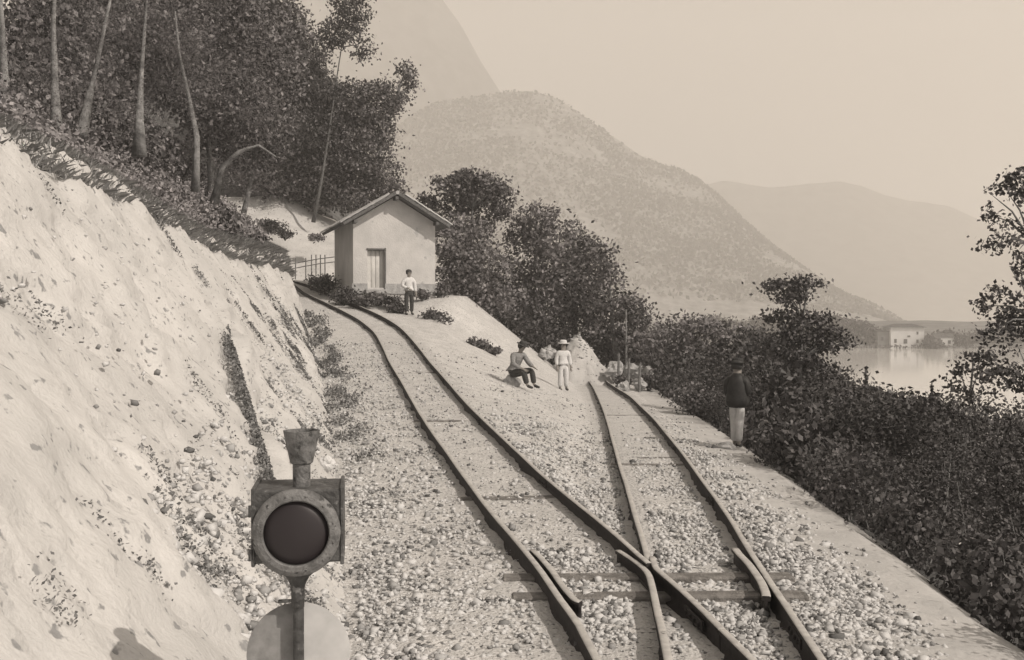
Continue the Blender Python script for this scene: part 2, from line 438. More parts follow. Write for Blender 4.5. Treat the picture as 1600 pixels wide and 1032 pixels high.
def trunk_mesh(mb, base, blobs, r0, bend=.25, path=None, limbs=True):
    tops = sorted(blobs, key=lambda b: -b[0][2])
    top = Vector(tops[0][0])
    base = Vector(base)
    if path is None:
        path = []
        for i in range(6):
            t = i / 5
            p = base.lerp(top, t); p.x += bend * math.sin(t * 3.0 + base.x) * t * (1 - t) * 2; path.append(p)
    path = [Vector(p) for p in path]
    rs = [max(.02, r0 * (1 - .85 * i / (len(path) - 1))) for i in range(len(path))]
    rs[0] *= 1.35
    mb.tube(path, rs, 8)
    for (c, r) in blobs:
        if not limbs: break
        c = Vector(c)
        k = min(len(path) - 2, max(1, int(len(path) * .45)))
        st = min(path[1:-1] or path, key=lambda p: (p - c).length + 1.2 * max(0, p.z - c.z + .3))
        if (st - c).length < .25: continue
        m = st.lerp(c, .5); m.z += .12 * (c - st).length
        mb.tube([st, m, c], [r0 * .42, r0 * .28, r0 * .08], 6)

def tree(name, label, base, D, blobs_px, r0=.12, leaf=.13, m=None, bark=None, dens=1.0, per=24, sig=.2, gap=-.25, cat='tree', group=None, path=None, flat=.65, up=.35, trunk_name='trunk', limbs=True):
    """base: (px, py) of the foot at depth D (py None: on the ground); blobs_px: (px, py, rx, ry[, dD])"""
    s = FPX / D
    if base[1] is None:
        x = (base[0] - CX) / FPX * D; bp_ = Vector((x, D, ground(x, D) - .08))
    else: bp_ = P(base[0], base[1], D)
    bl = []
    for q in blobs_px:
        dd = q[4] if len(q) > 4 else rng.uniform(-.5, .5)
        rx, rz = q[2] / s, q[3] / s
        bl.append((tuple(P(q[0], q[1], D + dd)), (rx, min(max(rx, rz * .8), 2.2), rz)))
    root = empty(name, bp_, label, cat, group)
    mb = MB(); trunk_mesh(mb, bp_, bl, r0, path=[P(*q) for q in path] if path else None, limbs=limbs)
    mb.build(trunk_name, bark or M_BARK, root, smooth=True, local=False)
    leaf_cloud('crown', crown_points(bl, dens, per, sig, gap, flat), leaf, m or M_LEAF, root, up=up)
    return root

# ---------------------------------------------------------------- railway
def smooth_path(pts, step=.25):
    """resample a list of 3-D points as a smooth curve (Catmull-Rom)"""
    pts = [Vector(p) for p in pts]; out = []
    ext = [pts[0] * 2 - pts[1]] + pts + [pts[-1] * 2 - pts[-2]]
    for i in range(1, len(ext) - 2):
        p0, p1, p2, p3 = ext[i - 1:i + 3]
        n = max(2, int((p2 - p1).length / step))
        for k in range(n):
            t = k / n
            out.append(.5 * ((2 * p1) + (p2 - p0) * t + (2 * p0 - 5 * p1 + 4 * p2 - p3) * t * t + (3 * p1 - p0 - 3 * p2 + p3) * t ** 3))
    out.append(pts[-1]); return out

def rail_mesh(name, path, hw=.028, H=.178):
    # profile: (across, height, is the polished head); seen along the rail, counter-clockwise
    prof = [(-.055, -H), (.055, -H), (.055, -H + .012), (.012, -H + .03), (.012, -.045), (hw, -.034), (hw, -.006), (hw * .7, 0), (-hw * .7, 0), (-hw, -.006), (-hw, -.034), (-.012, -.045), (-.012, -H + .03), (-.055, -H + .012)]
    n = len(prof); vs, fs, mi = [], [], []
    for i, p in enumerate(path):
        t = path[min(i + 1, len(path) - 1)] - path[max(i - 1, 0)]; t.z = 0; t.normalize()
        a = Vector((t.y, -t.x, 0))
        wob = noise.noise(Vector((p.x * .8, p.y * .8, 2))) * .006
        for (u, w) in prof: vs.append(p + a * (u + wob) + Vector((0, 0, w)))
    for i in range(len(path) - 1):
        for k in range(n):
            k2 = (k + 1) % n
            fs.append((i * n + k, i * n + k2, (i + 1) * n + k2, (i + 1) * n + k)); mi.append(1 if k in (6, 7, 8) else 0)
    me = np_mesh(name, vs, fs)
    bm = bmesh.new(); bm.from_mesh(me)
    bm.verts.ensure_lookup_table()
    for f, q in zip(bm.faces, mi): f.material_index = q
    e0 = bm.faces.new([bm.verts[k] for k in range(n)][::-1]); e1 = bm.faces.new([bm.verts[(len(path) - 1) * n + k] for k in range(n)])
    bmesh.ops.recalc_face_normals(bm, faces=bm.faces)
    bm.to_mesh(me); bm.free()
    return me
RMATS = [M_RAIL, M_HEAD]
def add_rail(root, pts, name='rail', hw=.028, step=.25):
    return link(name, rail_mesh(name, smooth_path(pts, step), hw), RMATS, root, local=False)

def unproj(pxs, zf):
    """pixel positions of the rail head in the photograph -> points on the track whose height profile is zf(depth)"""
    out = []
    ds = np.linspace(4, 70, 5000); zz = zf(ds)
    for (x, y) in pxs:
        g = EYE - zz - (y - HY) / FPX * ds
        s = np.where((g[:-1] > 0) != (g[1:] > 0))[0]
        d = float(ds[s[0]]); out.append(Vector(((x - CX) / FPX * d, d, float(zf(d)))))
    return out
ml = unproj([(479, 458), (508, 472), (537, 486), (562, 500), (584, 518), (597, 539), (609, 565), (629, 598), (649, 634), (670, 667), (697, 704), (734, 756), (773, 806), (798, 835), (837, 881), (877, 938), (903, 974), (933, 1030)], zm)
mr = unproj([(479, 444), (517.5, 460), (564, 479), (599, 495), (626, 512), (649, 536), (672, 565), (697, 593), (724, 624), (755, 655), (794, 692), (853, 746), (934, 812), (972.5, 844), (1000, 868), (1016, 881)], zm)
mrn = unproj([(1060, 917), (1093, 948), (1127, 982), (1177, 1030)], zm)
sl_ = unproj([(910, 581), (926, 603), (940, 632), (949, 657), (959, 692), (969, 726), (979, 758), (991, 798), (1003, 838), (1015, 880)], zs)
sln = unproj([(1020, 917), (1028, 953), (1037, 990), (1045, 1030)], zs)
sr_ = unproj([(940, 589), (957, 602), (983, 618), (1001, 634), (1021, 653), (1040, 675), (1065, 705), (1096, 747), (1125, 786), (1150, 823), (1171, 857), (1198, 900), (1227, 943), (1253, 982), (1285, 1028)], zs)
def onward(pts, d, back=5.3):
    """carry a rail straight on for a few metres past its last point"""
    t = (pts[-1] - pts[-2]).normalized(); return pts + [pts[-1] + t * back]
main = empty('railway_track', (.3, 6.7, -.15), 'long main railway track that climbs and curves away past the hut', 'railway track', 'railway tracks')
far_l = [Vector((-14.5, 53.6, 4.0)), Vector((-11.4, 51.0, 3.83)), Vector((-9.9, 48.9, 3.5))]
far_r = [Vector((-14.0, 55.0, 4.03)), Vector((-11.6, 52.6, 3.9))]
add_rail(main, onward(far_l + ml, 0))
add_rail(main, far_r + mr)
P2 = lambda x, y, zf=zm: unproj([(x, y)], zf)[0]
add_rail(main, [P2(1020, 870), P2(1025.5, 886), P2(1034, 895)] + onward(mrn, 0), 'wing_rail', step=.08)
add_rail(main, unproj([(832, 859), (842, 868), (862, 891), (880, 916), (899, 937), (908, 941)], zm), 'guard_rail', step=.08)
side = empty('railway_track', (1.6, 6.7, -.15), 'short siding track beside the lake slope that ends at the pale heap', 'railway track', 'railway tracks')
add_rail(side, sl_)
add_rail(side, onward(sr_, 0))
add_rail(side, unproj([(966, 860), (976, 866), (994, 878), (1008, 889), (1015, 899)], zs) + onward(sln, 0), 'wing_rail', step=.08)
add_rail(side, unproj([(1150, 857), (1158, 867), (1170, 880), (1181, 895), (1191, 911), (1197, 926), (1198, 933)], zs), 'guard_rail', hw=.034, step=.08)
mb = MB()
fc = unproj([(1017, 884)], zm)[0]
mb.box((.16, .62, .03), fc + Vector((0, -.05, -.14)), Matrix.Rotation(.09, 3, 'Z'), .006)
mb.build('frog_plate', M_RAIL, side, local=False)

def fishplate(root, zf, xf, d):
    x = float(xf(d)); z = float(zf(d)); t = math.atan2(float(xf(d + .3)) - x, .3)
    mb = MB()
    for sx in (-1, 1):
        mb.box((.016, .46, .075), (sx * .022, 0, -.088), None, .003)
        for k in (-.16, -.055, .055, .16): mb.box((.02, .03, .03), (sx * .036, k, -.088), None, .004)
    o = mb.build('fishplate', M_RAIL, root); o.matrix_basis = Matrix.Translation(Vector((x, d, z)) - root.location) @ Matrix.Rotation(-t, 4, 'Z')
for d in (7.9, 13.9, 19.9, 25.9): fishplate(main, zm, mRx, d); fishplate(side, zs, sRx, d - .4)

def sleeper(root, xa, xb, y, z, rot=0.0, label=None):
    mb = MB(); ln = xb - xa
    mb.box((ln, .20, .13), (0, 0, 0), None, .012)
    me = mb.mesh('sleeper')
    for v in me.vertices: v.co += Vector((0, fbm((v.co.x * 3, y, 1), 2) * .02, fbm((v.co.x * 2, y, 7), 2) * .012))
    o = link('sleeper', me, M_SLEEPER, root, False)
    M = Matrix.Translation(((xa + xb) / 2, y, z)) @ Matrix.Rotation(rot, 4, 'Z')
    o.matrix_parent_inverse = Matrix.Identity(4); o.matrix_basis = Matrix.Translation(-root.location) @ M
    if label: o['label'] = label
    return o
for d in (8.72, 9.36):                                          # the two long timbers under the crossing, laid bare
    sleeper(side, float(mRx(d)) - 1.25, float(sRx(d)) + .30, d, -.195, .03)
for d in (13.2, 20.2, 27.6):
    sleeper(main, float(mRx(d)) - 1.2, float(mRx(d)) + .2, d, float(zm(d)) - GB - .056, .1)
for d in (17.6, 18.6, 28.5):
    sleeper(side, float(sRx(d)) - 1.2, float(sRx(d)) + .2, d, float(zs(d)) - GB - .056, -.02)

# ---------------------------------------------------------------- ballast: loose broken stone, nobody could count it
def stones_mesh(name, c, s, m, kind='stuff', sub=1):
    bm = bmesh.new(); bmesh.ops.create_icosphere(bm, subdivisions=sub, radius=1.0)
    bm.free(); bm = bmesh.new(); bmesh.ops.create_cube(bm, size=1.5); bmesh.ops.triangulate(bm, faces=bm.faces)
    bv = np.array([v.co[:] for v in bm.verts]); bf = np.array([[v.index for v in f.verts] for f in bm.faces]); bm.free()
    N = len(c); nv = len(bv)
    jit = 1 + rng.normal(0, .20, (N, nv, 3))
    v = bv[None] * jit
    v = v * rng.uniform(.45, 1.35, (N, 1, 3))
    ang = rng.uniform(0, 6.283, (N, 3)); ca, sa = np.cos(ang), np.sin(ang)
    x, y, z = v[..., 0], v[..., 1], v[..., 2]
    x, y = x * ca[:, :1] - y * sa[:, :1], x * sa[:, :1] + y * ca[:, :1]
    y, z = y * ca[:, 1:2] - z * sa[:, 1:2], y * sa[:, 1:2] + z * ca[:, 1:2]
    x, z = x * ca[:, 2:] - z * sa[:, 2:], x * sa[:, 2:] + z * ca[:, 2:]
    v = np.stack([x, y, z * .8], -1) * np.asarray(s)[:, None, None] + np.asarray(c)[:, None, :]
    f = (bf[None] + (np.arange(N) * nv)[:, None, None]).reshape(-1, 3)
    o = link(name, np_mesh(name, v.reshape(-1, 3), f), m); o['kind'] = kind; return o

def scatter(n, d0, d1, xa, xb, power=2.0):
    d = d0 + (d1 - d0) * rng.uniform(0, 1, n) ** power
    x = rng.uniform(0, 1, n); lo, hi = xa(d), xb(d)
    return lo + (hi - lo) * x, d
x, d = scatter(135000, 4.6, 34, lambda d: baX(d) + .1, lambda d: shX(d) - .15, 1.7)
m_, s_ = mRx(d), sRx(d)
w = np.ones(len(x))
between = (x > m_ - 1.0) & (x < m_) & (d > 10.5); w[between] *= .16          # trodden smooth between the main rails
mid_ = (x > m_) & (x < s_ - 1.0); w[mid_] *= np.clip(1.15 - (d[mid_] - 9) / 15, .10, 1)
left = x < m_ - 1.0; w[left] *= .36
inside = (x > s_ - 1.0) & (x < s_); w[inside] *= np.clip(1.1 - (d[inside] - 8) / 16, .06, 1)
right = x > s_; w[right] *= np.clip((shX(d[right]) - .35 - x[right]) / .6, .03, 1) * np.clip(1.25 - (d[right] - 8) / 17, .05, 1)
cl = np.array([noise.noise(Vector((a * .9, b_ * .9, 0))) for a, b_ in zip(x, d)]); w *= np.clip(.75 + cl * 1.1, .12, 1.3)
keep = rng.uniform(0, 1, len(x)) < w
x, d = x[keep], d[keep]
sz = rng.gamma(4.2, .0036, len(x)); sz = np.clip(sz, .008, .044)
sz = np.where(x > sRx(d) + .1, sz * 1.08, sz)
z = ground_np(x, d) + sz * .25
# nothing stands proud of a rail head
for q in (mRx(d), mRx(d) - 1.0, sRx(d), sRx(d) - 1.0):
    near = np.abs(x - q) < .13; z = np.where(near, z - .02 - sz * .5, z)
stones_mesh('ballast', np.stack([x, d, z], 1), sz, M_STONE)
# loose stones and clods at the foot of the bank
x, d = scatter(6500, 5.6, 30, lambda d: baX(d) - 1.1, lambda d: baX(d) + .55, 1.8)
z = ground_np(x, d); sz = np.clip(rng.gamma(2.0, .007, len(x)), .006, .045)
keep = (x < baX(d) + .6); x, d, z, sz = x[keep], d[keep], z[keep], sz[keep]
stones_mesh('fallen_stones', np.stack([x, d, z], 1), sz, M_STONE)

# ---------------------------------------------------------------- lamp signal beside the points, close to the camera
LD = 3.65; LS = LD / FPX                                     # metres per pixel of the photograph there
lx, lz = (463 - CX) * LS, EYE - (830 - HY) * LS
gz = ground((475 - CX) * LS, LD)
lamp = empty('signal_lamp', (lx, LD, gz), 'dark square signal lamp with round lens and flared chimney on a thin post', 'signal lamp')
lamp.rotation_euler = (0, 0, math.radians(8))
RX = Matrix.Rotation(math.radians(90), 4, 'X')               # lathe axis towards the camera
h0 = lz - gz
u = LS
mb = MB(); mb.box((136 * u, .25, 114 * u), (2 * u, .10, h0 + 8 * u), None, .006)
mb.build('lamp_case', M_IRON, lamp)
for sx in (-66, 70):
    mb = MB(); mb.box((6 * u, .262, 122 * u), (sx * u, .10, h0 + 8 * u), None, .003); mb.build('case_edge', M_IRON, lamp)
T = Matrix.Translation((0, -.03, h0)) @ RX
mb = MB(); mb.lathe([(66 * u, 0), (68 * u, .004), (68 * u, .016), (66 * u, .022), (60 * u, .030), (52 * u, .032), (50 * u, .028), (50 * u, .0)], T, 56, cap=False)
for k in range(12):
    a = 2 * math.pi * (k + .5) / 12
    bmesh.ops.create_icosphere(mb.bm, subdivisions=1, radius=.0045, matrix=T @ Matrix.Translation((59 * u * math.cos(a), 59 * u * math.sin(a), .031)))
mb.build('lens_ring', M_RING, lamp, smooth=False)
for dz in (-34, 34):
    mb = MB(); mb.tube([(-70 * u, -.03, h0 + (dz - 9) * u), (-70 * u, -.03, h0 + (dz + 9) * u)], .007, 8); mb.build('hinge', M_IRON, lamp)
mb = MB(); mb.lathe([(50.5 * u, .008), (48 * u, .014), (36 * u, .024), (20 * u, .031), (2 * u, .034)], T, 48); mb.build('lens', M_LENS, lamp, smooth=True)
# collar that narrows from the case to the post
mb = MB()
n = 24; prof = [(66, .02, 38), (58, .022, 50), (44, .026, 60), (30, .03, 68), (18, .032, 78), (11, .03, 92), (10, .03, 126)]
rings = []
for (hw, hd, dy) in prof:
    rings.append([mb.bm.verts.new((hw * u * math.cos(2 * math.pi * k / n), .045 + hd * 1.0 * math.sin(2 * math.pi * k / n), h0 - dy * u)) for k in range(n)])
for r0, r1 in zip(rings[:-1], rings[1:]):
    for k in range(n): mb.bm.faces.new((r0[k], r0[(k + 1) % n], r1[(k + 1) % n], r1[k]))
mb.bm.faces.new(rings[0]); mb.bm.faces.new(rings[-1])
mb.build('collar', M_IRON, lamp, smooth=True)
mb = MB(); mb.lathe([(14 * u, h0 + 62 * u), (14 * u, h0 + 70 * u), (14 * u, h0 + 74 * u), (14 * u, h0 + 100 * u), (18 * u, h0 + 103 * u), (28 * u, h0 + 149 * u), (29 * u, h0 + 154 * u), (26 * u, h0 + 154 * u), (13 * u, h0 + 104 * u)], Matrix.Translation((6 * u, .06, 0)), 32, cap=False)
mb.build('chimney', M_RING, lamp, smooth=False)
mb = MB(); mb.lathe([(8.5 * u, h0 - 230 * u), (8.5 * u, h0 - 126 * u)], Matrix.Translation((1 * u, .045, 0)), 16)
mb.lathe([(7.5 * u, -.05), (7.5 * u, h0 - 230 * u)], Matrix.Translation((1 * u, .045, 0)), 16)
mb.build('post', M_IRON, lamp, smooth=False)
mb = MB(); mb.box((34 * u, .012, 5 * u), (-14 * u, .045, h0 - 116 * u), None, .002); mb.build('bracket', M_IRON, lamp)
# round two-tone target under the lamp
Td = Matrix.Translation((0, .085, h0 - 206 * u)) @ RX
for half, m in ((0, M_GREY), (1, M_WHITE)):
    mb = MB(); R = 82 * u
    a0 = math.pi / 2 if half == 0 else -math.pi / 2
    poly = [Td @ Vector((R * math.cos(a0 + math.pi * k / 28), R * math.sin(a0 + math.pi * k / 28), 0)) for k in range(29)]
    mb.prism(poly, (0, .008, 0)); mb.build('target_half', m, lamp)['label'] = 'grey half of the round target' if half == 0 else 'pale half of the round target'
# pale boulder on the ground beyond the chimney
def boulder(name, loc, r, m, label, cat='stone', sq=(1, 1, .75), group=None, rough=.38):
    bm = bmesh.new(); bmesh.ops.create_icosphere(bm, subdivisions=3, radius=1.0)
    sd = rng.uniform(0, 50)
    for v in bm.verts:
        k = 1 + fbm(v.co + Vector((sd, 0, 0)), 3, 1.1) * rough
        v.co = Vector((v.co.x * sq[0], v.co.y * sq[1], v.co.z * sq[2])) * k * r
    me = bpy.data.meshes.new(name); bm.to_mesh(me); bm.free()
    o = link(name, me, m); o.location = loc; o.rotation_euler = (0, 0, sd)
    return tag(o, label, cat, group)
q = P(510, 735, 14.2); q.z = ground(q.x, q.y) + .06
q.z += .05; boulder('stone', q, .12, M_FWALL, 'small white stone on the ballast just beside the lamp chimney')

# ---------------------------------------------------------------- the hut beside the line
A = P(552, 452, 44.0)                                         # front corner nearest the track
ex, ey = Vector((.954, .300, 0)), Vector((-.300, .954, 0))   # along the front, along the depth
W_, Dp, Hh, Rise, Wt = 3.40, 5.2, 2.75, 1.02, .28
hut = empty('stone_hut', A, 'small pale gabled hut with tiled roof standing beside the climbing track', 'hut', rz=math.atan2(ex.y, ex.x))
mb = MB()
dx0, dx1, dz1 = .58, 1.30, 1.32 + .28
def wall_prism(poly, y0, th):  mb.prism([(p[0], y0, p[1]) for p in poly], (0, th, 0))
lowz = -1.2
wall_prism([(0, lowz), (0, Hh), (dx0, Hh + Rise * dx0 / (W_ / 2)), (dx0, lowz)], 0, Wt)
wall_prism([(dx1, lowz), (dx1, Hh + Rise * dx1 / (W_ / 2)), (W_ / 2, Hh + Rise), (W_, Hh), (W_, lowz)], 0, Wt)
wall_prism([(dx0, dz1), (dx0, Hh + Rise * dx0 / (W_ / 2)), (dx1, Hh + Rise * dx1 / (W_ / 2)), (dx1, dz1)], 0, Wt)
wall_prism([(dx0, lowz), (dx0, .06), (dx1, .06), (dx1, lowz)], 0, Wt)
mb.build('front_wall', M_WALL, hut)
mb = MB(); mb.box((Wt, Dp - 2 * Wt, Hh - lowz), (Wt / 2, Dp / 2, (Hh + lowz) / 2)); mb.build('side_wall', M_WALL, hut)
mb = MB(); mb.box((Wt, Dp - 2 * Wt, Hh - lowz), (W_ - Wt / 2, Dp / 2, (Hh + lowz) / 2)); mb.build('side_wall', M_WALL, hut)
mb = MB(); mb.prism([(p[0], Dp - Wt, p[1]) for p in [(0, lowz), (0, Hh), (W_ / 2, Hh + Rise), (W_, Hh), (W_, lowz)]], (0, Wt, 0)); mb.build('back_wall', M_WALL, hut)
mb = MB(); mb.box((W_ - dx1 + .06, .06, .42), ((W_ + dx1) / 2 + .03, -.03, .02)); mb.box((dx0 + .06, .06, .42), (dx0 / 2 - .03, -.03, .02)); mb.build('plinth', M_PLINTH, hut)
door = None
for i in range(4):
    wv = (dx1 - dx0) / 4
    mb = MB(); mb.box((wv - .012, .04, dz1 - .08), (dx0 + wv * (i + .5), Wt - .06, .06 + (dz1 - .08) / 2), None, .004)
    if i == 0: door = mb.build('door', M_DOOR, hut); continue
    o = mb.build('plank', M_DOOR, door, True)
mb = MB(); mb.box((.05, .06, dz1 + .06), (dx1 + .01, -.024, dz1 / 2 + .05)); mb.box((dx1 - dx0 + .02, .06, .055), ((dx0 + dx1) / 2 - .02, -.022, dz1 + .03)); mb.build('reveal_shade', M_TIMBER, hut)  # dark strips above and beside the opening stand in for the reveal's shadow
mb = MB(); mb.box((1.0, .45, .16), ((dx0 + dx1) / 2, -.3, -.10), None, .01); mb.build('doorstep', M_PLINTH, hut)
# roof: boarded slopes with tiles on top, a purlin end under each eave
ovf, ovs, rt_ = .62, .52, .12
sa = math.atan2(Rise, W_ / 2); run = (W_ / 2) / math.cos(sa) + ovs
tile_me = None
for sgn in (-1, 1):
    ux = Vector((sgn * math.cos(sa), 0, -math.sin(sa))); up_ = Vector((sgn * math.sin(sa), 0, math.cos(sa)))
    ridge = Vector((W_ / 2, 0, Hh + Rise + .05))
    p0 = ridge + Vector((0, -ovf, 0)); ln = Dp + ovf + .5
    mb = MB(); mb.prism([p0, p0 + ux * run, p0 + ux * run + up_ * rt_, p0 + up_ * rt_], (0, ln, 0)); slope = mb.build('roof_slope', M_TIMBER, hut)
    if tile_me is None:
        tb = MB(); tb.prism([(-.15, -.02, 0), (-.15, -.02, .03), (-.07, -.02, .07), (.07, -.02, .07), (.15, -.02, .03), (.15, -.02, 0), (.06, -.02, .025), (-.06, -.02, .025)], (0, .46, 0)); tile_me = tb.mesh('tile'); tile_me.materials.append(M_TILE)
    nrow = int(run / .37); ncol = int(ln / .31)
    for r in range(nrow):
        for c in range(ncol):
            o = bpy.data.objects.new('tile', tile_me); COL.objects.link(o); o.parent = slope
            pos = p0 + ux * (run + .05 - r * .37) + up_ * (rt_ + .012 + rng.uniform(0, .012)) + Vector((0, .14 + c * .31, 0))
            yv = -ux
            R3 = Matrix((Vector((0, 1, 0)) if sgn > 0 else Vector((0, -1, 0)), yv, up_)).transposed()
            o.matrix_basis = Matrix.Translation(pos) @ (R3 @ Matrix.Rotation(rng.normal(0, .035), 3, 'Z') @ Matrix.Rotation(.05 + rng.normal(0, .01), 3, 'X')).to_4x4()
mb = MB(); mb.tube([(W_ / 2, -ovf - .02, Hh + Rise + .12), (W_ / 2, Dp + .5, Hh + Rise + .13)], .075, 10); mb.build('ridge_cap', M_TILE, hut)
for xx, zz in ((.02, Hh - .05), (W_ / 2, Hh + Rise - .09), (W_ - .02, Hh - .05)):
    mb = MB(); mb.box((.13, ovf - .06, .13), (xx, -(ovf - .06) / 2 - .002, zz)); mb.build('purlin', M_TIMBER, hut)

# ---------------------------------------------------------------- people
def skin_obj(name, joints, edges, m, root, sub=1, roots=(0,)):
    """one continuous body or garment grown over a chain of joints: joints = [(x, y, z, rx, ry)]"""
    me = bpy.data.meshes.new(name); me.from_pydata([j[:3] for j in joints], edges, [])
    o = link(name, me, m, root)
    md = o.modifiers.new('skin', 'SKIN'); md.use_smooth_shade = True
    for i, j in enumerate(joints):
        sv = me.skin_vertices[0].data[i]; sv.radius = (j[3], j[4] if len(j) > 4 else j[3]); sv.use_root = i in roots
    ms = o.modifiers.new('sub', 'SUBSURF'); ms.levels = sub; ms.render_levels = sub
    return o

def person(loc, rz, label, J, shirt, trousers, hat=None, shoes=M_DARKCLOTH, coat=0.0):
    """J: joint positions (pelvis, waist, chest, neck, head, and left/right shoulder, elbow, wrist, hip, knee, ankle)"""
    root = empty('person', loc, label, 'person', rz=rz)
    v = {k: Vector(p) for k, p in J.items()}
    js, es, ix = [], [], {}
    def add(k, p, r, r2=None, frm=None):
        ix[k] = len(js); js.append((*p, r, r2 or r))
        if frm is not None: es.append((ix[frm], ix[k]))
    add('pel', v['pel'], .135, .10); add('wai', v['wai'], .12, .09, 'pel'); add('che', v['che'], .145, .105, 'wai'); add('nek', v['nek'], .055, .055, 'che')
    hd = (v['head'] - v['nek']).normalized()
    add('jaw', v['nek'] + hd * .10, .088, .098, 'nek'); add('skull', v['nek'] + hd * .19, .104, .116, 'jaw'); add('top', v['nek'] + hd * .26, .07, .075, 'skull')
    fwd = Vector(J.get('face', (0, -1, 0))).normalized()
    add('nose', v['nek'] + hd * .14 + fwd * .098, .013, .013, 'jaw')
    for s in 'LR':
        add('sh' + s, v['sh' + s], .062, .062, 'che'); add('el' + s, v['el' + s], .042, .042, 'sh' + s); add('wr' + s, v['wr' + s], .028, .028, 'el' + s)
        hdv = (v['wr' + s] - v['el' + s]).normalized(); sd = hdv.cross(fwd); sd = sd.normalized() if sd.length > .1 else Vector((1, 0, 0))
        add('pm' + s, v['wr' + s] + hdv * .08, .034, .018, 'wr' + s)
        for k, (o_, l_) in enumerate(((-.032, .075), (-.011, .09), (.011, .085), (.032, .065))):
            b0 = v['wr' + s] + hdv * .10 + sd * o_
            add('f%d%s' % (k, s), b0 + hdv * l_ * .5, .0095, .0095, 'pm' + s); add('t%d%s' % (k, s), b0 + hdv * l_ + fwd * .02, .008, .008, 'f%d%s' % (k, s))
        add('th' + s, v['wr' + s] + hdv * .07 + sd * -.06 + fwd * .02, .010, .010, 'wr' + s)
        add('hp' + s, v['hp' + s], .088, .088, 'pel'); add('kn' + s, v['kn' + s], .060, .060, 'hp' + s); add('an' + s, v['an' + s], .040, .040, 'kn' + s)
        add('to' + s, v['an' + s] + Vector(J.get('toe', (0, -.17, -.05))), .036, .028, 'an' + s)
    skin_obj('body', js, es, M_SKIN, root)
    g = .024
    J2 = [(*v['wai'], .14 + g, .11 + g), (*v['che'], .155 + g, .12 + g), (*v['nek'].lerp(v['che'], .35), .075, .07)]; E2 = [(0, 1), (1, 2)]
    J2.append((*v['pel'].lerp(v['wai'], .3), .15 + g, .12 + g)); E2.append((0, 3))
    for s in 'LR':
        n = len(J2); J2 += [(*v['sh' + s], .068 + g, .068 + g), (*v['el' + s], .05 + g, .05 + g), (*v['el' + s].lerp(v['wr' + s], .93), .038 + g, .038 + g)]; E2 += [(1, n), (n, n + 1), (n + 1, n + 2)]
    skin_obj('shirt', J2, E2, shirt, root)
    J3 = [(*v['pel'], .15 + g, .12 + g), (*v['pel'].lerp(v['wai'], .5), .145 + g, .115 + g)]; E3 = [(0, 1)]
    for s in 'LR':
        n = len(J3); J3 += [(*v['hp' + s], .095 + g, .095 + g), (*v['kn' + s], .068 + g, .068 + g), (*v['kn' + s].lerp(v['an' + s], .93), .055 + g, .055 + g)]; E3 += [(0, n), (n, n + 1), (n + 1, n + 2)]
    skin_obj('trousers', J3, E3, trousers, root)
    for s in 'LR':
        a = v['an' + s]; t = Vector(J.get('toe', (0, -.17, -.05)))
        skin_obj('shoe', [(*a, .052, .052), (*(a + t * .4 + Vector((0, 0, -.01))), .052, .045), (*(a + t * 1.15), .042, .034)], [(0, 1), (1, 2)], shoes, root)
    hc = v['nek'] + hd * .20
    if hat:
        mb = MB(); Mh = Matrix.Translation(v['nek'] + hd * .215) @ hd.to_track_quat('Z', 'Y').to_matrix().to_4x4()
        mb.lathe([(.185, .0), (.188, .008), (.118, .014), (.112, .08), (.09, .108), (.02, .112)], Mh, 20); mb.build('hat', hat, root)
    bmh = MB(); Mh = Matrix.Translation(v['nek'] + hd * .19 - fwd * .030) @ hd.to_track_quat('Z', 'Y').to_matrix().to_4x4()
    bmh.lathe([(.088, -.085), (.108, -.04), (.118, .02), (.108, .065), (.07, .10), (.02, .112)], Mh, 16); bmh.build('hair', M_HAIR, root, smooth=True)
    for sx in (-1, 1):
        e = fwd.cross(hd).normalized()
        mb = MB(); bmesh.ops.create_icosphere(mb.bm, subdivisions=1, radius=.012, matrix=Matrix.Translation(v['nek'] + hd * .165 + fwd * .088 + e * sx * .033)); mb.build('eye', M_BLACK, root)
    return root
stand = dict(pel=(0, 0, .90), wai=(0, .01, 1.08), che=(0, .01, 1.28), nek=(0, 0, 1.45), head=(0, -.02, 1.7),
             shL=(.19, 0, 1.37), elL=(.25, .02, 1.10), wrL=(.26, -.05, .86), hpL=(.095, 0, .86), knL=(.11, -.02, .48), anL=(.12, .02, .08),
             shR=(-.19, 0, 1.37), elR=(-.25, .02, 1.10), wrR=(-.24, -.06, .86), hpR=(-.095, 0, .86), knR=(-.11, -.02, .48), anR=(-.12, .02, .08))
# seated beside the tracks, knees towards the siding
sd_ = 30.0; q = P(814, 620, sd_); q.z = ground(q.x, sd_)
sit = dict(pel=(-.22, .05, .42), wai=(-.20, .03, .60), che=(-.10, -.02, .82), nek=(-.02, -.05, .99), head=(.07, -.09, 1.22), face=(.75, -.65, -.1),
           shL=(.08, .03, .90), elL=(.22, -.10, .68), wrL=(.33, -.25, .60), hpL=(-.12, .02, .40), knL=(.30, -.14, .50), anL=(.36, -.20, .09),
           shR=(-.22, -.12, .90), elR=(-.22, -.28, .66), wrR=(.02, -.36, .55), hpR=(-.22, -.06, .40), knR=(.06, -.34, .50), anR=(.17, -.38, .09), toe=(.13, -.11, -.05))
person(q, 0, 'seated person in pale shirt and dark trousers resting on a low stone between the tracks', sit, M_MIDCLOTH, M_DARKCLOTH, M_DARKCLOTH)
boulder('stone', q + Vector((-.26, .10, .12)), .24, M_ROCK, 'low stone that the seated person rests on', sq=(1.2, 1.1, .8))
wd = 36.0; q = P(880, 601, wd); q.z = ground(q.x, wd)
w1 = {k: Vector(p) * .93 for k, p in stand.items()}
